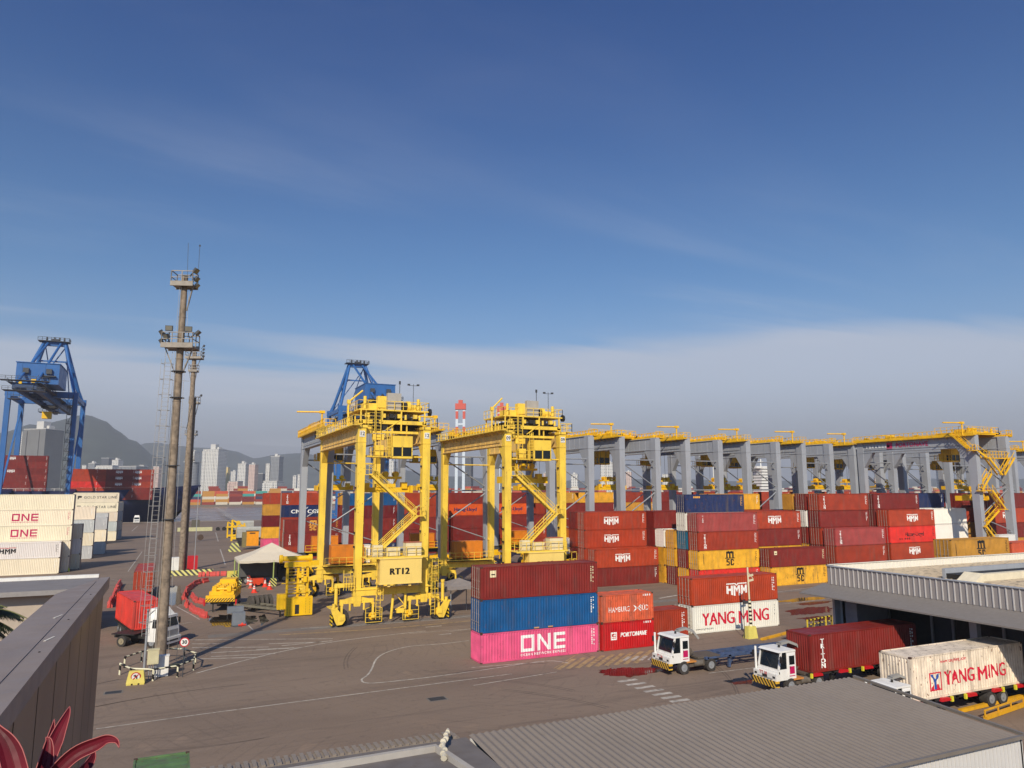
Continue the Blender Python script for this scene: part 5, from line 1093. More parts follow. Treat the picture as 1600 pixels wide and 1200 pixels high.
x, y = G(212, 1069); T = empty('traffic_barrier', (x, y, 0), -.1, 'yellow plastic traffic block with a round no left turn sign', 'barrier'); m = MB(); m.taper((-.68, .68, -.3, .3, .12), (-.52, .52, -.16, .16, 1.05)); [m.cbox((q, 0, .06), (.34, .6, .13)) for q in (-.48, 0, .48)]; m.build('block', mat('plastic_yellow', srgb(214, 196, 96), .6, 0, .1), T)
m = MB(); disc(.36, 0, 0, m); disc(.29, 1, -.012, m); flat(m, [(-.2,.1),(-.02,.2),(-.02,.14),(.12,.1),(.12,-.18),(.04,-.18),(.04,.04),(-.02,.06),(-.02,0)], 0, 0, 1, 2); flat(m, [(.17,.22),(.22,.17),(-.17,-.22),(-.22,-.17)], 0, 0, 1, 0)
for i, v in enumerate(m.v):
    if i >= len(m.v)-13: m.v[i] = (v[0], -.03-.004*(i >= len(m.v)-4), v[2])
m.build('sign_disc', [REDP, WHITE, BLKP], T, (0, -.26, .62), (.16, 0, 0))
x, y = G(289, 893); m = MB(); m.box(-.9, .9, -.8, .8, 0, 2.9); obj1('red_cabinet', m, REDP, 'dark red box at the foot of the slimmer mast', 'cabinet', (x+1.2, y, 0))
x, y = G(268, 898); m = MB(); m.box(-1.1, 1.1, -.8, .8, 0, 3.1); obj1('white_cabinet', m, WHITE, 'white box left of the slimmer mast foot', 'cabinet', (x, y, 0))
x, y = G(290, 899); m = MB(); m.taper((-4.2, 4.6, -.45, .45, 0), (-4.2, 4.6, -.2, .2, .95)); obj1('striped_kerb_block', m, stripes('yellow_dark_kerb', srgb(214, 206, 120), srgb(60, 58, 50), .9, (1, 0, 1)), 'yellow striped concrete kerb before the slimmer mast', 'barrier', (x, y, 0))
x, y = G(273, 880); 
T = empty('caution_sign', G(279, 868)+(0,), 0, 'small round sign seen from behind on a thin pole right of the slimmer mast', 'sign'); x, y = G(288, 896); T.location = (x+1.6, y, 0); m = MB(); m.bar((0, 0, 0), (0, 0, 16), .12); m.build('post', GALV, T); m = MB(); m.tube((.8, 0, 6.5), (.8, .05, 6.5), .55, 20); m.build('disc', mat('sign_back_brown', srgb(80, 62, 52), .7), T)
x, y = G(300, 830); m = MB(); m.taper((-5, 7, -.5, .5, 0), (-5, 7, -.2, .2, 1.4)); [m.tube((9+i*2.2, 0, .6), (9+i*2.2, .8, .6), .75, 12, 1) for i in range(3)]; obj1('kerb_with_tyres', m, [mat('pale_kerb', srgb(190, 186, 140), .8), BLK], 'pale yellow kerb block with black tyres beyond the masts', 'barrier', (x, y, 0))
x, y = G(304, 827); m = MB(); m.box(-1.2, 1.8, -.6, .6, 0, 3.6); m.bar((-2.2, 0, 0), (-2.2, 0, 5.2), .2); m.bar((-2.2, 0, 3.8), (1.2, 0, 4.6), .15); obj1('pump_unit', m, mat('olive_machine', srgb(96, 92, 80), .7), 'dark machine unit with a bent pipe beyond the masts', 'machine', (x, y+1, 0))
# ---------------------------------------------------------------- cones, barriers
def cone(u, v, lab, h=.95, s=1.):
    x, y = G(u, v); T = empty('traffic_cone', (x, y, 0), 0, lab, 'cone', 'traffic cones'); m = MB(); m.cbox((0, 0, .04), (.62, .62, .08)); m.tube((0, 0, .08), (0, 0, .34), .26, 16, 0, .21); m.tube((0, 0, .34), (0, 0, h), .155, 16, 0, .05); m.build('cone_body', mat('cone_orange', srgb(232, 62, 40), .6, 0, .05), T)
    for z0, z1 in ((.42, .54), (.62, .74)):
        ra = .155+(.05-.155)*(z0-.34)/(h-.34); rb = .155+(.05-.155)*(z1-.34)/(h-.34); b = MB(); b.tube((0, 0, z0), (0, 0, z1), ra+.008, 16, 0, rb+.008); b.build('reflective_band', WHITE, T)
    T.scale = (s, s, s)
cone(378, 976, 'orange cone nearest the empty flat rack, closest to the camera', s=1.35); cone(397, 926, 'orange cone left of the pair under the tent', s=1.35); cone(414, 917, 'orange cone farther of the pair under the tent', s=1.35); cone(421, 921, 'orange cone right of the pair by the tall yellow frame', s=1.35)
for (u, v, lab) in ((388, 913, 'left pinkish bollard tube under the tent'), (391.5, 919, 'right pinkish bollard tube under the tent')):
    x, y = G(u, v); m = MB(); m.tube((0, 0, 0), (0, 0, 1.5), .24, 12); m.tube((0, 0, .5), (0, 0, .75), .25, 12, 1); m.tube((0, 0, 1.0), (0, 0, 1.2), .25, 12, 1); m.cbox((0, 0, .05), (.7, .7, .1)); obj1('bollard', m, [mat('bollard_pink', srgb(216, 100, 84), .6), WHITE], lab, 'bollard', (x, y, 0), 0, 'bollard tubes')
x, y = G(401, 916); m = MB(); m.box(-1., 1., -.5, .5, .25, 1.25); [m.tube((q, -.5, .25), (q, .5, .25), .25, 12, 1) for q in (-.7, .7)]; m.bar((-.9, 0, 1.2), (-1.2, 0, 1.7), .08); obj1('red_generator', m, [mat('orange_red_machine', srgb(214, 70, 36), .5), BLK], 'small orange red machine on wheels under the tent', 'machine', (x, y, 0))
JR = mat('plastic_barrier_red', srgb(214, 84, 76), .6, 0, .12, dirt=.25)
def jmesh():
    m = MB(); m.prism([(-.3, 0), (.3, 0), (.3, .28), (.14, .45), (.1, .85), (-.1, .85), (-.14, .45), (-.3, .28)], 'x', -.62, .62); m.box(-.12, .12, -.31, .31, .1, .2); m.tube((.66, 0, .1), (.66, 0, .9), .07, 8); return m.mesh('barrier', JR)
JM = jmesh()
NUMS = 'one two three four five six seven eight nine ten eleven twelve thirteen fourteen fifteen sixteen seventeen eighteen nineteen twenty twentyone twentytwo twentythree twentyfour twentyfive twentysix twentyseven twentyeight twentynine thirty'.split()
rows = [('in the straight row below the masts', [(310, 901), (388, 898)], 14, .95), ('in the arc right of the mast, upper part', smooth([(325, 909), (309, 913), (296, 921), (289, 931), (288, 937)]), 8, .9), ('in the short inner row at the arc', [(300, 933), (308, 941), (318, 945)], 4, .85), ('in the low bright arc by the puddle', smooth([(290, 944), (298, 952), (310, 960), (322, 967)]), 7, .9), ('in the slanted row left of the red truck box', [(187, 914), (181, 930), (170, 950)], 9, 1.1)]
for ph, pts, n, s in rows:
    P = [Vector(G(*p)) for p in pts]; L_ = [0]
    for a, b in zip(P, P[1:]): L_.append(L_[-1]+(b-a).length)
    n = max(n, int(L_[-1]/1.75))
    for i in range(n):
        d = L_[-1]*(i+.5)/n; k = max(j for j in range(len(P)-1) if L_[j] <= d); a, b = P[k], P[k+1]; t = (d-L_[k])/(L_[k+1]-L_[k]); p = a.lerp(b, t); dr = b-a
        o = link('plastic_barrier', JM, None, (p.x+random.uniform(-.12, .12), p.y+random.uniform(-.25, .25), 0), (0, 0, atan2(dr.y, dr.x)+random.uniform(-.16, .16))); k2 = L_[-1]/n/1.46; o.scale = (min(1.5, k2), s, s)
        tag(o, 'red plastic barrier, number %s %s' % (NUMS[i], ph), 'barrier', 'red plastic barriers '+ph)
for (u, v, lab) in ((101, 893, 'fluorescent yellow cone figure before the front white pile'), (181, 842, 'fluorescent yellow cone figure before the capital lettered pile')):
    x, y = G(u, v); m = MB(); m.taper((-.8, .8, -.5, .5, 0), (-.25, .25, -.2, .2, 2.5)); obj1('yellow_marker', m, mat('fluo_yellow', srgb(200, 232, 30), .6, 0, .25, 3), lab, 'marker', (x, y, 0), 0, 'fluorescent markers')
cone(149.5, 857, 'pink and white cone by the pale grey pile', s=2.4)
# ---------------------------------------------------------------- tents
def tent(label, x0, x1, y0, y1, ze, za, leg, roof, legm):
    T = empty('canopy_tent', ((x0+x1)/2, (y0+y1)/2, 0), 0, label, 'tent'); w, d = (x1-x0)/2, (y1-y0)/2; m = MB(); N_ = 8; V = [(0, 0, za)]; 
    ring = []
    for i in range(4):
        a = [(-w, -d), (w, -d), (w, d), (-w, d)][i]; b = [(w, -d), (w, d), (-w, d), (-w, -d)][i]
        for t in range(N_): f = t/N_; ring.append((a[0]+(b[0]-a[0])*f, a[1]+(b[1]-a[1])*f))
    V += [(p[0]*.5, p[1]*.5, ze+(za-ze)*.42) for p in ring]+[(p[0], p[1], ze) for p in ring]+[(p[0], p[1], ze-.32-.08*(i % 2)) for i, p in enumerate(ring)]; n = len(ring); F_ = []
    for i in range(n):
        j = (i+1) % n; F_ += [(0, 1+i, 1+j), (1+i, 1+n+i, 1+n+j, 1+j), (1+n+i, 1+2*n+i, 1+2*n+j, 1+n+j)]
    m.add(V, F_); m.build('canvas', roof, T)
    for (a, b) in ((-w, -d), (w, -d), (w, d), (-w, d), (0, -d)) if w > 3 else ((-w*.72, -d*.7), (w*.72, -d*.7), (w*.72, d*.7), (-w*.72, d*.7)):
        l = MB(); l.tube((a*.98, b*.98, 0), (a*.98, b*.98, ze), leg, 8); lo = l.build('post', legm, T)
        if w > 3: s = MB(); s.box(a*.98-.5, a*.98+.5, b*.98-.35, b*.98+.35, 0, 1.2); s.build('striped_base', stripes('black_yellow_base', srgb(30, 30, 28), srgb(210, 205, 120), .5, (1, 0, 1)), lo)
    return T
tent('large cream canopy tent left of the yellow crane numbered twelve', 9.7, 20.6, 125.5, 134, 4.1, 6.6, .1, mat('tent_canvas', srgb(214, 203, 184), .8, 0, .05), mat('pale_green_post', srgb(168, 184, 108), .6))
tent('small grey canopy between the yellow crane and the three-high stack', 31.0, 35.6, 86.5, 91, 3.5, 4.3, .07, mat('grey_canvas', srgb(140, 132, 128), .85, 0, .08), GALV)
# grey dump body truck under the tent
def truck_wheel(T, x, y, r=.5, w=.3, s=-1, rimm=GALV):
    m = MB(); m.tube((0, -w/2, 0), (0, w/2, 0), r, 22); o = m.build('wheel', TREAD, T, (x, y, r)); q = MB(); q.tube((0, s*(w/2+.015), 0), (0, s*(w/2-.05), 0), r*.58, 16, 0, r*.5); q.tube((0, s*(w/2+.06), 0), (0, s*(w/2), 0), r*.2, 10); q.build('rim', rimm, o)
T = empty('grey_box_truck', (14.5, 131.5, 0), .08, 'grey box truck parked in the shade of the cream tent', 'truck'); m = MB(); m.box(-4.2, 1.6, -1.3, 1.3, 1.2, 4.0); m.box(-4.2, 3.6, -.5, .5, .8, 1.2); m.build('body', mat('dull_grey_paint', srgb(92, 92, 92), .6), T); m = MB(); m.box(1.9, 3.9, -1.2, 1.2, .7, 3.0); m.box(2.3, 3.95, -1.22, 1.22, 1.9, 2.7, 1); m.build('cab', [DARK, GLASS], T)
for q in (-3.2, -2.0, 2.9): truck_wheel(T, q, -1.1, .55, .4); truck_wheel(T, q, 1.1, .55, .4, 1)
# row of units left of the far block
x, y = G(392, 860)
for (lab, u, v, w, h, mt_) in (('nearer pale grey tank box by the yellow frames', 388, 852, 6.5, 2.7, mat('tank_grey', srgb(176, 176, 168), .6)), ('farther pale grey tank box by the yellow frames', 379, 838, 6.5, 2.7, mat('tank_grey', srgb(176, 176, 168), .6))):
    x, y = G(u, v); m = MB(); m.prism([(-1.2, 2.2), (1.2, 2.2), (1.2, 4.6), (.8, 5.1), (-.8, 5.1), (-1.2, 4.6)], 'x', -w/2, w/2); m.box(-w/2, w/2, -1.2, 1.2, 1.6, 2.2, 1); [m.tube((q, -1.2, .7), (q, 1.2, .7), .7, 14, 1) for q in (-w/2+1, w/2-1)]; obj1('tank_trailer', m, [mt_, DARK], lab, 'trailer', (x, y, 0), 0, 'grey tank trailers')
x, y = G(394, 858); m = MB(); m.box(-1.6, 1.4, -1., 1., .9, 4.6); m.box(-1.65, 1.45, -1.05, 1.05, 4.6, 4.75, 1); m.box(-.9, .5, -1.03, -1.0, 4.0, 4.3, 1); m.box(-2.6, -1.6, -1, 1, .6, 4.4, 2); obj1('orange_power_unit', m, [mat('orange_unit', srgb(240, 160, 22), .5), DARK, mat('olive_frame', srgb(130, 120, 80), .7)], 'orange power unit standing behind the peak of the cream tent', 'machine', (x, y, 0))
for (lab, u, v, s) in (('left small yellow lifting frame beyond the tent', 362, 840, 1.), ('right small yellow lifting frame beyond the tent', 371, 845, 1.25)):
    x, y = G(u, v); m = MB(); m.box(-1.8, 1.8, -.4, .4, 3.2, 3.6); m.box(-1.6, -1.2, -.3, .3, 0, 5); m.box(1.2, 1.6, -.3, .3, 0, 4.2); m.bar((-1.4, 0, 5), (1.4, 0, 3.4), .3); m.tube((0, -.3, 4.3), (0, .3, 4.3), .5, 12); m.box(-1.2, 1.2, -.5, .5, .4, 1.0); o = obj1('lifting_frame', m, YELB, lab, 'lifting frame', (x, y, 0), 0, 'small yellow lifting frames'); o.scale = (s, s, s)
m = MB(); x, y = G(366, 862); m.taper((-1.6, 1.6, -.5, .5, 0), (-.7, .7, -.2, .2, 2.2)); obj1('striped_stand', m, stripes('pale_yellow_grey', srgb(206, 204, 120), srgb(100, 96, 84), 1.1, (1, 0, 1)), 'pale striped stand beyond the cream tent', 'barrier', (x, y, 0))
# ---------------------------------------------------------------- spreaders on the ground
x, y = G(349, 952); T = empty('spreader_trailer', (x+.3, y+1.5, 0), 1.35, 'low trailer loaded with a bulky yellow container spreader', 'trailer'); m = MB(); m.box(-3.8, 4.5, -1.2, 1.2, 1.0, 1.25); [m.bar((-3.6, s, .0), (-3.6, s, 1.0), .16) for s in (-.9, .9)]; m.build('flatbed', DARK, T)
for q in (1.6, 2.8, 4.0): truck_wheel(T, q, -1.1, .5, .35); truck_wheel(T, q, 1.1, .5, .35, 1)
T = empty('yellow_spreader', (x+.3, y+1.5, 0), 1.35, 'bulky bright yellow container spreader lying on a low trailer inside the red barriers', 'spreader'); m = MB()
m.box(-3.9, 3.6, -1.35, -.95, 1.35, 2.0); m.box(-3.9, 3.6, .95, 1.35, 1.35, 2.0); m.box(-4.1, -3.7, -1.75, 1.75, 1.3, 2.1)
for i in range(5): q = -3.0+i*1.4; m.box(q-.3, q+.3, -1.5, 1.5, 1.95, 2.5); [m.cbox((q+random.uniform(-.2, .2), s*.9, 2.8), (.55, .5, .7)) for s in (-1, 0, 1)]; m.tube((q, -1.2, 2.75), (q, 1.2, 2.75), .2, 10)
m.box(-2.4, 2.6, -.8, .8, 2.4, 2.95); m.box(1.0, 3.4, -1.0, 1.0, 2.5, 3.5); m.build('frame', YELP, T); m = MB(); m.box(-4.13, -4.1, -1.7, 1.7, 1.35, 1.75); m.build('warning_stripe', stripes('spreader_stripes', srgb(245, 190, 20), srgb(40, 36, 30), .34, (0, 1, 1)), T)
m = MB(); [m.cbox((-3.9, s*1.9, 1.2), (.3, .18, .7)) for s in (-1, 1)]; m.build('twistlock', REDP, T)
x, y = G(463, 962); T = empty('upright_spreader', (x, y, 0), 0., 'tall bright yellow spreader standing on end left of the yellow crane numbered twelve', 'spreader'); m = MB()
for q in (-1.55, 0, 1.4): m.box(q-.17, q+.17, -.3, .3, .3, 6.2)
m.box(-2.0, 1.9, -.5, .5, 5.9, 6.5); m.tube((-2.6, 0, 6.9), (1.8, 0, 6.9), .33, 12); m.tube((-2.8, 0, 6.9), (-2.3, 0, 6.9), .5, 12); m.tube((1.5, 0, 6.9), (2.0, 0, 6.9), .5, 12); m.box(1.9, 3.0, -.4, .4, 6.0, 6.6); m.box(-1.7, 2.2, -.7, .7, 0.1, 2.3); m.box(-2.9, -1.5, -.5, .6, .9, 2.7)
for i in range(9): m.box(-1.5, 1.4, -.15, .15, 2.6+i*.38, 2.68+i*.38)
m.bar((-2.4, -.4, 4.0), (.8, -.4, 3.9), .09); m.bar((-1.8, -.5, 2.75), (2.0, -.5, 2.9), .1); m.cbox((.2, -.4, 4.9), (.5, .4, .6)); m.cbox((-.8, -.4, 4.4), (.6, .4, .4)); m.cbox((1.0, -.4, 4.4), (.5, .4, .7)); m.build('frame', YELB, T); T.scale = (.82, .82, 1)
m = MB()
for i in range(10): [m.tube((q, -.73, .35+i*.19), (q, -.69, .35+i*.19), .04, 6) for q in (-1.4, -1.1, 1.2, 1.8)]
m.box(-.35, .25, -.72, -.69, .3, 1.4); m.build('bolt_row', DARK, T)
# empty flat racks
for (u, v, rz, L_, lab, nm) in ((412, 958, -.95, 8.5, 'empty grey flat rack trailer lying between the cone and the yellow spreader', 'flat_rack'),):
    x, y = G(u, v); T = empty(nm, (x, y, 0), rz+pi, lab, 'trailer'); m = MB(); [m.box(-L_/2, L_/2, s-.12, s+.12, .75, 1.0) for s in (-1.0, 1.0)]; [m.box(-L_/2+i*L_/7-.06, -L_/2+i*L_/7+.06, -1, 1, .8, .95) for i in range(8)]; m.build('frame', mat('dusty_steel', srgb(122, 116, 100), .8, .1, .2), T); m = MB(); [m.bar((-L_/2+.4, s, 0), (-L_/2+.4, s, .8), .14) for s in (-.9, .9)]; m.bar((L_/2-1, -.9, .1), (L_/2-.2, .9, .7), .16); m.build('support_leg', DARK, T)
x, y = G(398, 957); m = MB()
for i in range(5): m.tube((i*.62, -.1, .95), (i*.62+.32, -.1, .95), .93, 22)
obj1('tyre_row', m, mat('dusty_old_tyre', srgb(86, 80, 74), .9, 0, .25, 4), 'row of large dusty tyres standing left of the empty flat rack', 'tyres', (x-.6, y+1.4, 0), .3)
x, y = G(372, 976); m = MB(); m.box(-.7, .7, -.5, .5, 0, 1.4); m.box(-1.2, .6, .6, 1.4, 1.2, 1.9); obj1('grey_bin', m, mat('bin_grey', srgb(118, 124, 132), .6), 'two grey bins beside the puddle under the yellow spreader', 'bins', (x, y, 0))
x, y = G(363, 908); m = MB(); m.box(-.9, .9, -.4, .4, 0, 1.7); obj1('pale_yellow_block', m, mat('pale_yellow', srgb(222, 206, 96), .7), 'pale yellow block in the middle of the red barrier row', 'barrier', (x, y, 0))
# ---------------------------------------------------------------- yard tractors
def tractor(x, y, label, num=1):
    "front bumper centre at x,y ; drives towards -X"
    T = empty('yard_tractor', (x, y, 0), 0, label, 'yard tractor', 'white yard tractors'); m = MB()
    # cab shell
    m.taper((0.15, 1.95, -1.1, 1.1, .95), (0.22, 1.95, -1.1, 1.1, 1.75)); m.box(1.15, 1.95, -1.1, 1.1, 1.75, 2.95); m.prism([(.3, 2.98), (1.98, 2.98), (1.95, 3.12), (.55, 3.1)], 'y', -1.12, 1.12)
    for s in (-1, 1): m.bar((.25, s*1.04, 1.75), (.55, s*1.04, 3.0), .12, .12); m.bar((1.1, s*1.05, 1.75), (1.1, s*1.05, 3.0), .1, .1)
    m.box(-.18, .2, -1.2, 1.2, .95, 1.45); m.box(0.1, .3, -1.1, 1.1, 1.4, 1.6)
    cab = m.build('cab', WHITE, T)
    g = MB(); g.add([(.29, -.98, 1.78), (.29, .98, 1.78), (.54, .98, 2.95), (.54, -.98, 2.95)], [(0, 1, 2, 3)]); [g.add([(.36, s*1.06, 1.8), (1.05, s*1.06, 1.5), (1.05, s*1.06, 2.9), (.62, s*1.06, 2.9)], [(0, 1, 2, 3)]) for s in (-1, 1)]; g.box(.5, 1.1, -1.02, 1.02, 1.7, 2.93); g.build('windscreen', GLASS, cab)
    d = MB(); d.box(1.16, 1.9, -1.13, -1.1, 1.0, 2.85); do = d.build('door', mat('door_white', srgb(242, 240, 236), .45), cab); w = MB(); w.box(1.26, 1.8, -1.145, -1.13, 2.05, 2.7); w.build('door_window', GLASS, do); q = MB(); q.box(1.28, 1.78, -1.145, -1.135, 1.38, 1.92); q.box(1.25, 1.8, -1.145, -1.135, 1.2, 1.26); q.build('red_emblem', MAG, do)
    b = MB(); b.box(-.28, .1, -1.22, 1.22, .5, .98); b.build('bumper', HAZ if 0 else stripes('bumper_stripes', srgb(222, 176, 60), srgb(28, 27, 25), .34, (0, 1, -.8)), T)
    h = MB(); [h.box(-.2, -.17, s*.95-.12, s*.95+.12, 1.15, 1.3) for s in (-1, 1)]; h.box(-.2, -.17, -.25, .25, 1.12, 1.3); h.build('headlight', DARK, T)
    t = MB(); put_text(t, 'TT %d' % (36+num*2), .32, 0, 0, .01, 1); link('fleet_number', t.mesh('fleet_number', REDP), T, (-.185, .15, 1.38), (0, 0, -pi/2))
    mr = MB(); [(mr.bar((.45, s_*1.1, 2.75), (.15, s_*1.45, 2.75), .04), mr.cbox((.12, s_*1.45, 2.55), (.08, .22, .45))) for s_ in (-1, 1)]; mr.bar((.3, -.2, 1.85), (.42, .35, 2.4), .03); mr.tube((1.4, 0, 3.12), (1.4, 0, 3.3), .09, 8); [mr.box(-.19, -.185, -.8, .8, 1.02+i*.06, 1.045+i*.06) for i in range(2)]; mr.box(1.3, 1.34, -1.16, -1.13, 1.75, 1.95); mr.build('mirror', DARK, cab)
    tk = MB(); tk.tube((2.4, -.95, .75), (3.3, -.95, .75), .27, 12); tk.cbox((3.2, .8, 1.2), (.8, .5, .5)); [tk.tube((2.1, q, 1.2), (3.2, q*.4, 1.5), .03, 6) for q in (-.3, 0, .3)]; tk.build('air_tank', mat('dusty_tank', srgb(120, 112, 102), .6, .2, .3), T)
    e = MB(); e.tube((.15, 1.25, .9), (.15, 1.25, 3.1), .09, 10); e.build('exhaust_pipe', WHITE, T)
    s = MB(); P = [(1.9, .75, 2.4), (2.2, .75, 3.2), (2.9, .6, 3.35), (3.5, .3, 3.1), (3.9, .1, 2.5)]; [s.bar(a, b_, .5, .18) for a, b_ in zip(P, P[1:])]; s.build('intake_duct', mat('duct_grey', srgb(150, 148, 144), .6), T)
    f = MB(); f.box(.2, 5.6, -.45, .45, .65, .95); f.box(1.6, 2.6, -1.2, 1.2, .9, 1.02, 1); f.box(2.0, 3.6, -1.0, -.5, .5, 1.0, 2); f.box(3.0, 5.4, -.9, .9, 1.05, 1.2, 2); f.bar((1.9, 0, 1), (3.0, 0, 1.6), .3, .5, 2); f.cbox((2.2, .2, 1.5), (.4, 1.2, 1.1), 2); f.build('chassis', [GREYD, mat('orange_step', srgb(206, 140, 70), .6), mat('dusty_frame', srgb(96, 86, 76), .8)], T)
    for s_ in (-1, 1): truck_wheel(T, 1.35, s_*1.0, .53, .32, s_); truck_wheel(T, 4.15, s_*.95, .53, .55, s_)
    return T
def chassis(x, y, L_, label, m_, clips=False, grp='skeletal trailers', wheels=True):
    T = empty('skeletal_trailer', (x, y, 0), 0, label, 'trailer', grp); m = MB(); [m.box(0, L_, s-.1, s+.1, .85, 1.18) for s in (-.5, .5)]; 
    for i in range(6): q = .15+i*(L_-.3)/5; m.box(q-.15, q+.15, -1.2, 1.2, .98, 1.17)
    for a, b in zip(range(5), range(1, 6)): 
        m.box(.15+a*(L_-.3)/5, .15+b*(L_-.3)/5, -1.2, -1.08, 1.02, 1.16); m.box(.15+a*(L_-.3)/5, .15+b*(L_-.3)/5, 1.08, 1.2, 1.02, 1.16)
    m.box(2.6, 2.8, -1.0, -.8, .1, .95); m.box(2.6, 2.8, .8, 1.0, .1, .95); m.bar((2.7, -.9, .3), (3.8, -.5, .9), .08); m.build('frame', m_, T)
    if clips:
        c = MB(); n = 5
        for i in range(n):
            q = .4+i*(L_-1.2)/(n-1)*.98; c.prism([(q, 1.0), (q+.95, 1.0), (q+.85, 1.2), (q+.1, 1.24)], 'y', -1.42, -1.2); c.cbox((q+(1.15 if i % 2 else -.2), -1.32, 1.06), (.18, .14, .34), 1)
        c.build('corner_guide', [REDP, mat('reflector_yellow', srgb(226, 214, 60), .5)], T)
    if wheels:
        for q in (L_-3.9, L_-2.6): truck_wheel(T, q, -.95, .52, .6, -1, GALV); truck_wheel(T, q, .95, .52, .6, 1, GALV)
    return T
tractor(38.35, 53.0, 'white yard tractor pulling the empty blue skeletal trailer', 0)
chassis(42.0, 53.0, 12.4, 'empty dusty blue skeletal trailer behind the left yard tractor', mat('trailer_blue', srgb(66, 84, 118), .7, 0, .3, dirt=.5))
tractor(42.3, 45.1, 'white yard tractor pulling the maroon container', 1)
chassis(45.4, 45.1, 12.6, 'skeletal trailer with red guides under the maroon container', DARK, True)
container(45.7, 43.85, 1.2, 'maroon', logo='triton', door=1, label='maroon container on the trailer of the middle yard tractor, backed to the warehouse', group='containers on trailers')
t3 = tractor(43.0, 35.6, 'yard tractor mostly hidden by the ribbed roof, only its grey duct showing', 2); t3.scale = (.9, .9, .84)
chassis(45.2, 36.5, 12.6, 'skeletal trailer with red guides under the cream lettered container', DARK, True)
container(45.8, 35.3, 1.2, 'cream', logo='yang_ming_logo', door=1, label='rusty cream container with red lettering and a blue and red emblem on a trailer', group='containers on trailers', old=True)
# ---------------------------------------------------------------- road trucks at the left
def road_truck(x, y, rz, label, mt_):
    T = empty('road_truck', (x, y, 0), rz, label, 'truck', 'road trucks at the left'); m = MB()
    m.taper((.0, 1.9, -1.24, 1.24, .6), (.12, 1.9, -1.22, 1.22, 1.9)); m.taper((.12, 1.9, -1.22, 1.22, 1.9), (.42, 1.9, -1.12, 1.12, 2.9)); m.taper((.5, 1.9, -1.1, 1.1, 2.9), (1.15, 1.9, -.9, .9, 3.7)); m.box(.3, .7, -1.2, 1.2, 2.75, 3.0); cab = m.build('cab', mt_, T)
    g = MB(); g.add([(.105, -1.08, 1.95), (.105, 1.08, 1.95), (.36, 1.02, 2.75), (.36, -1.02, 2.75)], [(0, 1, 2, 3)]); [g.add([(.5, s*1.245, 1.9), (1.3, s*1.245, 1.9), (1.3, s*1.17, 2.7), (.65, s*1.17, 2.7)], [(0, 1, 2, 3)]) for s in (-1, 1)]; g.build('windscreen', GLASS, cab)
    mr = MB(); [(mr.bar((.5, s*1.2, 2.6), (.3, s*1.5, 2.6), .05), mr.cbox((.3, s*1.5, 2.3), (.1, .24, .6))) for s in (-1, 1)]; mr.bar((.1, -.6, 1.95), (.25, .1, 2.3), .04); mr.build('mirror', DARK, cab)
    b = MB(); b.box(-.18, .1, -1.25, 1.25, .35, .95); b.box(-.2, -.17, -.8, .8, .55, .7, 1); [b.cbox((-.19, s*1.0, .65), (.04, .3, .2), 2) for s in (-1, 1)]; b.box(-.03, .0, -.95, .95, 1.05, 1.6, 2); b.build('bumper', [mt_, DARK, GALV], T)
    f = MB(); f.box(1.2, 6.2, -.45, .45, .7, 1.0); f.tube((2.3, -.85, .75), (3.3, -.85, .75), .33, 14); f.box(3.4, 6.0, -1.1, 1.1, 1.1, 1.2); f.build('chassis', DARK, T)
    for s in (-1, 1): truck_wheel(T, 1.3, s*1.05, .52, .32, s, GALV); truck_wheel(T, 4.7, s*.95, .52, .6, s, mat('dusty_rim', srgb(150, 138, 112), .8))
    return T
road_truck(.45, 82.3, radians(143), 'white road truck with a vivid red container, turning behind the tallest mast', WHITE)
dang = radians(103.4); dv = Vector((cos(dang), sin(dang)))
container(-3.07, 90.2, 1.25, (.78, .06, .04, 1), L=9.12, H=2.9, logo=None, door=1, label='vivid red container on the trailer of the white road truck', group='containers on trailers', rz=dang, center=True, detail=0)
t_ = chassis(0, 0, 9.6, 'dark trailer under the vivid red container', DARK); t_.location = (-3.07-dv.x*4.7, 90.2-dv.y*4.7, 0); t_.rotation_euler = (0, 0, dang)
container(-3.4, 121.9, 1.25, 'rust', logo=None, door=-1, label='rust red container on the second road truck', group='containers on trailers', rz=pi/2, center=True)
tr2 = road_truck(-3.3, 97.6, pi/2, 'second road truck with a pale blue roof just behind the vivid red container', mat('truck_blue', srgb(120, 150, 190), .5)); tr2.scale = (.8, .8, .8)
t_ = chassis(0, 0, 17.4, 'dark trailer under the rust red container of the second road truck', DARK); t_.location = (-3.4, 111, 0); t_.rotation_euler = (0, 0, pi/2)
x, y = G(213, 818); road_truck(x, y, pi/2, 'tiny white road truck far away below the ship hull', WHITE)
x, y = G(187, 817); container(x-12, y+5, .8, 'bred', logo=None, label='red container far away at the foot of the ship, left of the tiny truck', group='single containers on the ground')
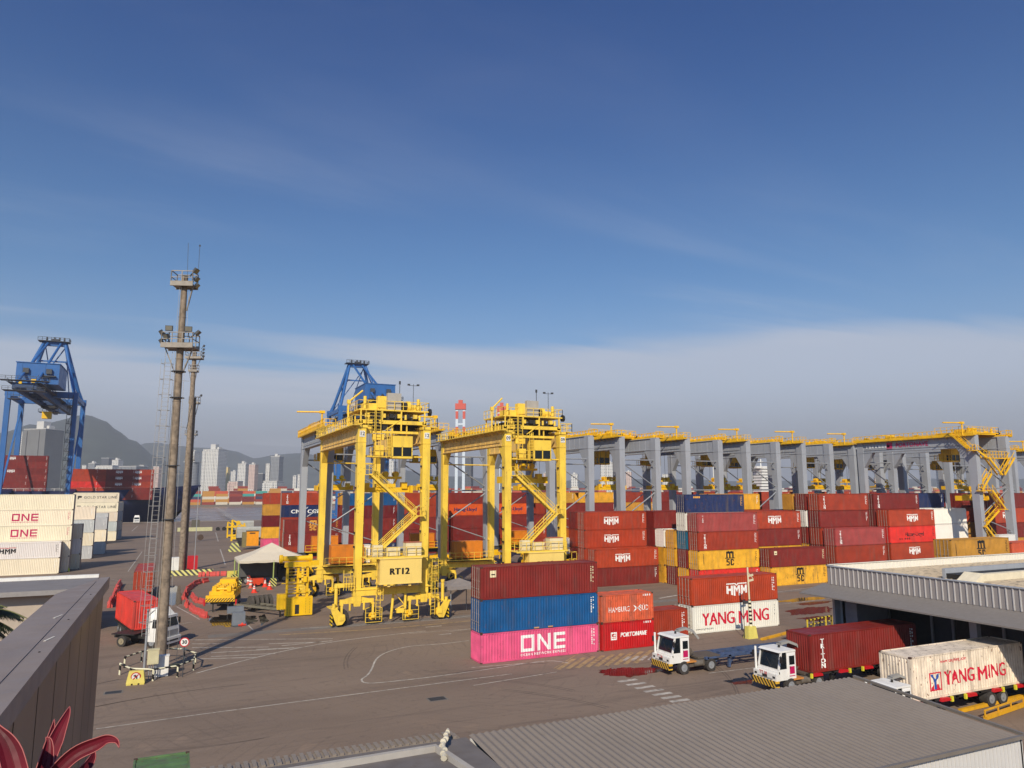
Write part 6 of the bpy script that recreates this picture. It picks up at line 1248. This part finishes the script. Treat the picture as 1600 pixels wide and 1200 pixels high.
# ---------------------------------------------------------------- gate pole, yellow block, barriers near the front boxes
x, y = G(1173, 997); T = empty('loading_gauge_post', (x, y, 0), .0, 'pale pole with small brackets on a yellow block before the white lettered container', 'post'); m = MB(); m.taper((-.65, .65, -.4, .4, 0), (-.5, .5, -.3, .3, 1.2)); m.build('yellow_base', mat('weathered_yellow', srgb(222, 210, 110), .7, 0, .12), T); m = MB(); m.tube((.1, 0, 1.2), (0, 0, 7.2), .09, 10); [m.bar((0, 0, z_), (.7, 0, z_+.1), .1, .2) for z_ in (6.3, 5.8)]; m.bar((.1, 0, 6.6), (.7, 0, 6.0), .06); m.build('pole', mat('pole_cream', srgb(226, 212, 176), .6), T); m = MB(); m.tube((.1, 0, 1.2), (.07, 0, 3.9), .16, 10); m.build('striped_sleeve', stripes('sleeve_stripes', srgb(236, 230, 200), srgb(30, 30, 30), .4, (0, 0, 1)), T); m = MB(); m.bar((-.8, 0, .1), (-.8, 0, 4.6), .05); m.box(-.75, -.2, -.1, .1, 3.5, 3.8); m.build('bracket', GREYD, T)
for (a, b, lab) in (((1190, 1001), (1232, 990), 'yellow wheel stop beam right of the gauge pole'), ((1500, 1114), (1600, 1090), 'yellow wheel stop beam at the lower right edge, farther'), ((1540, 1125), (1600, 1104), 'yellow guard beam at the lower right edge, nearer')):
    A, B = Vector(G(*a)), Vector(G(*b)); m = MB(); m.bar((A.x, A.y, .14), (B.x, B.y, .14), .26, .22); 
    if 'guard' in lab: m.bar((A.x, A.y, .6), (B.x, B.y, .6), .09, .09); [m.bar((A.x+(B.x-A.x)*t, A.y+(B.y-A.y)*t, .2), (A.x+(B.x-A.x)*t, A.y+(B.y-A.y)*t, .6), .08) for t in (0, .33, .66, 1)]
    obj1('wheel_stop_beam', m, mat('kerb_yellow', srgb(226, 168, 30), .6, 0, .1, dirt=.3), lab, 'barrier', (0, 0, 0), 0, 'yellow wheel stop beams')
A, B = Vector(G(1262, 984)), Vector(G(1300, 976)); m = MB(); m.bar((A.x, A.y, 1.0), (B.x, B.y, 1.0), .14); m.bar((A.x, A.y, .5), (B.x, B.y, .5), .1); [m.bar((A.x+(B.x-A.x)*t, A.y+(B.y-A.y)*t, 0), (A.x+(B.x-A.x)*t, A.y+(B.y-A.y)*t, 1), .12) for t in (0, .25, .5, .75, 1)]
obj1('striped_fence', m, stripes('fence_stripes', srgb(226, 200, 60), srgb(30, 30, 28), .9, (1, 1, 0)), 'black and yellow pipe fence beside the warehouse column', 'fence')
# ---------------------------------------------------------------- warehouse
XW, YN, YS_ = 56.5, 51.6, 7.; zb, zt = 6.55, 8.17; zr = 7.6
T = empty('warehouse', (XW, YN, 0), 0, 'grey warehouse with ribbed parapet, white roof rim and open loading bays', 'warehouse'); XE = 125.
m = MB(); V = []; n = int((YN-YS_)/.5)
for i in range(n):
    y0 = -(i*.5); 
    m.add([(0, y0, zb), (0, y0-.42, zb), (0, y0-.42, zt), (0, y0, zt)], [(0, 1, 2, 3)]); m.box(-.07, .02, y0-.5, y0-.42, zb, zt, 1)
m.box(.0, .25, -(YN-YS_), 0, zb-.02, zb, 0); m.box(-.12, .3, -(YN-YS_)-.05, .05, zt, zt+.06, 2); m.box(.2, .25, -(YN-YS_), 0, zb, zt, 0)
m.build('parapet', [mat('parapet_grey', srgb(150, 144, 142), .5, 0, .04, .3), mat('parapet_rib', srgb(196, 192, 190), .45, 0, .03), GREY], T)
m = MB(); m.box(.25, XE-XW, -.06, 0, zb, zt+.1); 
for i in range(130): m.box(.3+i*.5, .4+i*.5, -.1, -.06, zr-.1, zt+.05)
m.box(.2, XE-XW, -.16, .1, zt+.1, zt+.15); m.build('rear_parapet', mat('rim_white', srgb(236, 230, 216), .6, 0, .04), T)
m = MB(); k = int(YN-YS_); 
for i in range(int((YN-YS_)/.5)): y0 = -.1-i*.5; m.add([(.25, y0, zr), (XE-XW, y0, zr), (XE-XW, y0-.42, zr), (.25, y0-.42, zr)], [(0, 1, 2, 3)]); m.add([(.25, y0-.42, zr), (XE-XW, y0-.42, zr), (XE-XW, y0-.46, zr+.04), (.25, y0-.46, zr+.04)], [(0, 1, 2, 3)]); m.add([(.25, y0-.46, zr+.04), (XE-XW, y0-.46, zr+.04), (XE-XW, y0-.5, zr), (.25, y0-.5, zr)], [(0, 1, 2, 3)])
m.build('roof_sheet', mat('roof_beige', srgb(196, 178, 150), .75, 0, .14, .4, dirt=.85), T)
gx, gy = G(1515, 905, zr+.2); m = MB(); lx_, ly_ = gx-XW, gy-YN; m.box(lx_, XE-XW, ly_-.6, ly_, zr+.02, zr+.62); m.prism([(lx_-1.3, zr+.02), (lx_, zr+.02), (lx_, zr+.8)], 'y', ly_-1.2, ly_+.4); m.box(lx_+.2, XE-XW, ly_+.6, ly_+2.2, zr+.05, zr+.45, 1); m.box(lx_+.1, XE-XW, ly_+2.2, ly_+2.5, zr+.05, zr+.85, 2); m.build('roof_gutter', [mat('gutter_white', srgb(232, 220, 192), .6), DARK, GREY], T)
# canopy lip
m = MB(); c0, c1 = -2.45, .05; zc0, zc1 = 5.75, 6.53; LY = -(YN-YS_)
m.add([(c0, 1.2, zc0), (c1, .6, zc1), (c1, LY, zc1), (c0, LY, zc0)], [(0, 1, 2, 3)]); m.add([(c0, 1.2, zc0-.12), (c1+1.5, .6, zc1-.5), (c1+1.5, LY, zc1-.5), (c0, LY, zc0-.12)], [(0, 3, 2, 1)]); m.add([(c0, 1.2, zc0), (c0, LY, zc0), (c0, LY, zc0-.12), (c0, 1.2, zc0-.12)], [(0, 1, 2, 3)]); m.add([(c0, 1.2, zc0), (c1, .6, zc1), (c1+1.5, .6, zc1-.5), (c0, 1.2, zc0-.12)], [(3, 2, 1, 0)]); m.build('canopy', mat('canopy_grey', srgb(128, 122, 118), .6, 0, .05), T)
DKW = mat('bay_wall', srgb(74, 78, 88), .7, 0, .1); m = MB(); m.box(7.0, 7.3, LY, -.1, 0, zr-.1); m.box(.3, XE-XW, -.35, -.1, 0, zb-.01, 1); m.box(2.2, 7.0, LY, -.4, 0, 1.1, 2); m.build('wall', [DKW, GREY, GREYD], T)
for i, y0 in enumerate((-3.2, -9.6, -16.2, -22.8, -29.4, -36)):
    m = MB(); m.box(6.75, 6.95, y0-2.1, y0+2.1, 1.1, 5.0); m.box(6.6, 6.75, y0-2.3, y0-2.1, 1.1, 5.2, 1); m.box(6.6, 6.75, y0+2.1, y0+2.3, 1.1, 5.2, 1); m.build('dock_door', [DARK, GREY], T)
for y0 in (-.6, -13, -26, -39):
    m = MB(); m.box(1.0, 1.5, y0-.3, y0+.3, 0, 6.0); m.build('column', GREY, T)
m = MB(); m.box(1.0, 5.0, -2.2, -.6, 0, 5.6); m.build('side_wall', mat('bay_panel', srgb(132, 136, 146), .7), T)
# ---------------------------------------------------------------- ribbed roof in front
T = empty('ribbed_roof_shed', (35, 30.6, 0), 0, 'large grey brown ribbed metal roof in the foreground', 'shed'); RM = mat('ribbed_roof_sheet', srgb(140, 129, 118), .55, 0, .07, .25, dirt=.15, spec=.3); z1, z0 = 5.0, 4.5; xs0, xs1 = 12.0, 35.0; yn, yf = 21.6, 30.6
m = MB(); p = .33; n = int((xs1-xs0)/p)
for i in range(n):
    X = xs0-35+i*p; P = [(X+.33*k/8, .026-.026*cos(2*pi*k/8)) for k in range(9)]
    for (a, ha), (b, hb) in zip(P, P[1:]): m.add([(a, 0, z1+ha), (a, yn-yf, z0+ha), (b, yn-yf, z0+hb), (b, 0, z1+hb)], [(0, 1, 2, 3)])
m.build('roof_sheet', RM, T)
m = MB(); m.box(-35+xs0, 0, yn-yf+.1, yn-yf+.2, 0, z0-.05); m.box(-35+xs0, 0, -.2, -.1, 0, z1-.1); m.box(-.15, -.05, yn-yf+.1, -.1, 0, z0-.1)
for i in range(100): m.box(-.3-i*.25-.06, -.3-i*.25, yn-yf+.07, yn-yf+.1, 0, z0-.08)
m.build('wall', mat('corrugated_white', srgb(205, 203, 200), .6, 0, .04), T)
m = MB(); m.bar((.05, .02, z1+.04), (.05, yn-yf, z0+.04), .16, .12); m.bar((-35+xs0, yn-yf-.05, z0), (0.1, yn-yf-.05, z0), .16, .14); m.build('edge_flashing', mat('flashing_grey', srgb(122, 114, 106), .5), T)
T2 = empty('flat_roof_annex', (5, 30.6, 0), 0, 'lower flat roof with pale kerb at the bottom edge, left of the large ribbed roof', 'annex'); m = MB(); m.box(-6.5, 6.98, -9.0, .3, 0, 4.84); m.build('roof_slab', mat('membrane_grey', srgb(112, 106, 104), .8, 0, .15, .8, dirt=.4), T2)
m = MB(); 
for i in range(44): X = -6.5+i*.3; m.box(X, X+.16, .3, 1.05, 4.84, 4.94); m.box(X+.16, X+.3, .3, 1.0, 4.77, 4.86)
m.build('ribbed_edge', RM, T2); m = MB(); m.bar((-4.5, -.95, 4.95), (5.3, -.75, 4.95), .22, .26); m.bar((5.3, -.85, 4.95), (6.0, -6, 4.92), .22, .26); m.build('pale_kerb', mat('kerb_pale', srgb(176, 170, 162), .7), T2)
m = MB(); P = [(5.2, -2.0, 5.0), (5.45, -1.1, 5.15), (6.0, -.1, 5.35)]; r_ = random.Random(4)
for a, b in zip(P, P[1:]):
    for k in range(6): t = k/6; q = Vector(a).lerp(Vector(b), t); w = Vector(a).lerp(Vector(b), t+.22); m.tube(q+Vector((r_.uniform(-.06, .06), 0, r_.uniform(-.05, .05))), w, .13-.04*t, 8, 0, .07)
obj1('wrapped_pipe_end', m, mat('plastic_wrap', srgb(214, 206, 186), .4, 0, .1), 'pipe end wrapped in crumpled pale plastic sticking up from the flat roof', 'pipe', (5, 30.6, 0))
# ---------------------------------------------------------------- left side: neighbouring pavilion, parapet, plants
T = empty('flat_roof_pavilion', (-12, 66, 0), 0, 'low pavilion with flat grey roof and white rim at the left, behind the brown parapet', 'pavilion')
yn_ = G(20, 925, 5)[1]; m = MB(); m.box(-32, 4.2, yn_-66, 36.6, 4.55, 5.0); m.build('roof_slab', mat('pavilion_grey', srgb(132, 127, 126), .7, 0, .08, .3), T)
m = MB(); m.box(-32, 4.2, 35.9, 36.6, 5.0, 5.35); m.box(-32, 4.2, yn_-66-.06, yn_-66, 4.5, 4.98, 1); m.build('roof_rim', [WHITE, mat('fascia_grey', srgb(150, 145, 142), .7)], T)
m = MB(); m.box(-31, 3.6, yn_-66+1.3, 35.8, 0, 4.55); m.build('wall', mat('pavilion_beige', srgb(186, 172, 156), .8, 0, .06), T)
zc = 14.6; T = empty('brown_panel_parapet', (-.65, 7.8, 0), 0, 'brown metal clad wall with a broad grey coping running away at the left', 'parapet wall'); O = Vector((-.65, 7.8))
pts = [(-.545, -3), (-.51, 7.86), (-.58, 7.82), (-.80, 6.75), (-.815, -3)]; m = MB(); m.prism([(a-O.x, b-O.y) for a, b in pts], 'z', zc-.04, zc); m.prism([(a-O.x, b-O.y) for a, b in [(-.545, -3), (-.51, 7.86), (-.53, 7.86), (-.565, -3)]], 'z', zc-.1, zc-.04); m.bar((-.02, -10, zc+.001), (.055, -.3, zc+.001), .007, .006); [m.bar((a, b, zc+.0015), (a+.03, b+.12, zc+.0015), .012, .002, 1) for a, b in ((-.1, -5.6), (-.06, -4.3), (.06, -3.1), (-.12, -3.9), (.0, -2.3))]; [m.tube((a, b, zc), (a, b, zc+.004), .005, 8, 2) for a, b in ((.08, -3.4), (.07, -4.4), (.09, -2.4), (.1, -1.2))]
m.build('coping', [mat('coping_metal', srgb(140, 128, 122), .6, 0, .09, 3, bump=.12, bscale=7, dirt=.18), mat('bird_dropping', srgb(205, 200, 190), .9), DARK], T)
m = MB(); x_ = -.535-O.x; yy = 0.0
while yy > -10.8: m.add([(x_-.012-.003*(yy), yy, 0), (x_-.012-.003*(yy-.58), yy-.58, 0), (x_-.012-.003*(yy-.58), yy-.58, zc-.1), (x_-.012-.003*yy, yy, zc-.1)], [(0, 1, 2, 3)]); yy -= .6
m.box(-.16, x_-.02, -10.8, -.02, 0, zc-.1, 1); m.build('wall', [mat('panel_brown', srgb(104, 92, 84), .42, 0, .02, .2, spec=.45), DARK], T)
# red cordyline leaves close to the camera
def RP(u, v, d): return Vector((0, 0, CH))+ray(u, v).normalized()*d
def leaf(mb, pts, w, d0, d1, twist=.25):
    P = smooth(pts, 5); n = len(P); rows_ = []
    for i, (u, v) in enumerate(P):
        t = i/(n-1); c = RP(u, v, d0+(d1-d0)*t); q = RP(*P[min(i+1, n-1)], d0+(d1-d0)*min(1, t+1/n)) if i < n-1 else c; 
        if i < n-1: dr = (q-c).normalized()
        vw = (c-Vector((0, 0, CH))).normalized(); s = dr.cross(vw).normalized(); ww = w*.74*min(1, .4+1.3*t)*(1-t)**1.05; s2 = (s+vw*twist).normalized(); s3 = (s-vw*twist).normalized()
        rows_.append((c-s2*ww/2, c-s*ww*.25+vw*ww*.04, c+vw*ww*.09, c+s*ww*.25+vw*ww*.04, c+s3*ww/2))
    V = [p for r__ in rows_ for p in r__]; F_ = []
    for i in range(n-1):
        for j in range(4): a = i*5+j; F_.append((a, a+1, a+6, a+5))
    mb.add(V, F_, 0, False)
    for k in (0, 4): E = [V[i*5+k] for i in range(n)]; [mb.tube(E[i], E[i+1], .0008, 5, 1) for i in range(n-1)]
    for i in range(1, n-1, 1): mb.tube(V[i*5+2]-(V[i*5+2].normalized()*.0), V[i*5+7], .0007, 4, 0)
LM = mat('red_leaf', srgb(98, 20, 34), .55, 0, .5, 18, spec=.25); LM2 = mat('leaf_edge', srgb(170, 92, 88), .6)
T = empty('red_cordyline', tuple(RP(60, 1290, 1.45)), 0, 'dark red long leaved plant close in the lower left corner', 'plant')
def lf(pts, w, a, b, tw=.25):
    m = MB(); leaf(m, pts, w, a, b, tw); m.v = [tuple(Vector(v)-T.location) for v in m.v]; o = m.build('leaf', [LM, LM2], T); return o
lf([(60, 1300), (72, 1200), (90, 1150), (104, 1118), (109, 1104)], .055, 1.4, 1.45); lf([(50, 1290), (62, 1220), (75, 1170), (82, 1140), (85, 1124)], .04, 1.42, 1.5, .5); lf([(55, 1300), (62, 1240), (72, 1190), (76, 1160), (72, 1152)], .06, 1.36, 1.38, .5)
lf([(50, 1260), (80, 1215), (115, 1180), (150, 1163), (168, 1155), (182, 1158), (186, 1168)], .05, 1.35, 1.3, .3); lf([(45, 1300), (30, 1230), (14, 1170), (-5, 1140), (-20, 1120)], .07, 1.25, 1.3); lf([(60, 1300), (36, 1220), (26, 1180), (18, 1155), (10, 1141)], .014, 1.38, 1.4); lf([(70, 1300), (110, 1230), (138, 1195), (146, 1178), (143, 1172)], .04, 1.45, 1.5); lf([(20, 1300), (0, 1230), (-30, 1190)], .08, 1.2, 1.1)
m = MB(); a = RP(60, 1290, 1.45)-T.location; m.tube(a, a+Vector((0, 0, -.5)), .02, 8); m.build('stem', mat('stem_brown', srgb(90, 70, 50), .8), T)
# palm at the left edge
bx, by = P2(-22, 66); T = empty('palm_tree', (bx, by, 0), 0, 'palm tree whose dark green fronds enter at the left edge before the pavilion', 'palm'); m = MB(); m.tube((0, 0, 0), (.1, 0, 4.4), .3, 12, 0, .2); m.build('trunk', mat('palm_bark', srgb(110, 94, 76), .9, 0, .3, 4), T)
m = MB(); rr_ = random.Random(9)
for k in range(22):
    az = k*2.399; el = rr_.uniform(-.2, 1.2); L_ = rr_.uniform(4.6, 6.0); pts = []
    for i in range(15):
        t = i/14; rr2 = L_*t; h = math.sin(el)*rr2-.2*rr2*rr2*.5*(1.2-el*.3); pts.append(Vector((cos(az)*rr2*math.cos(el*.7)+.1, sin(az)*rr2*math.cos(el*.7), 4.4+h)))
    for a, b in zip(pts, pts[1:]): m.bar(a, b, .07, .06, 1)
    for i in range(1, 14):
        d = (pts[i+1]-pts[i]).normalized(); s = d.cross(Vector((0, 0, 1))).normalized()
        for q in (0, .2, .4, .6, .8):
            p = pts[i].lerp(pts[i+1], q); ll = 1.15*math.sin(pi*min(1, .15+i/15))**.6
            for sg in (-1, 1):
                e = p+s*sg*ll*.75+d*ll*.5+Vector((0, 0, -ll*(.45+rr_.uniform(-.1, .25)))); w = d*.09; m.add([p-w, p+w, e], [(0, 1, 2)])
m.build('crown', [mat('palm_leaf', srgb(44, 56, 32), .55, 0, .4, 3), mat('palm_rib', srgb(120, 120, 70), .6)], T)
# floor of the terrace building that carries the camera's parapet is out of frame; trees at river edge omitted
# ---------------------------------------------------------------- haze
m = MB(); m.box(-6500, 9500, -300, 8800, -10, 470); hz_ = m.build('haze', None if 0 else (lambda: (lambda mm: mm)(bpy.data.materials.new('haze_air')))()); mm = hz_.data.materials[0]; mm.use_nodes = True; N, L = mm.node_tree.nodes, mm.node_tree.links; N.clear(); pv = N.new('ShaderNodeVolumePrincipled'); pv.inputs['Density'].default_value = HAZE; pv.inputs['Color'].default_value = (.80, .84, .93, 1); pv.inputs['Anisotropy'].default_value = .0; oo = N.new('ShaderNodeOutputMaterial'); L.new(pv.outputs[0], oo.inputs['Volume']); tag(hz_, kind='stuff')
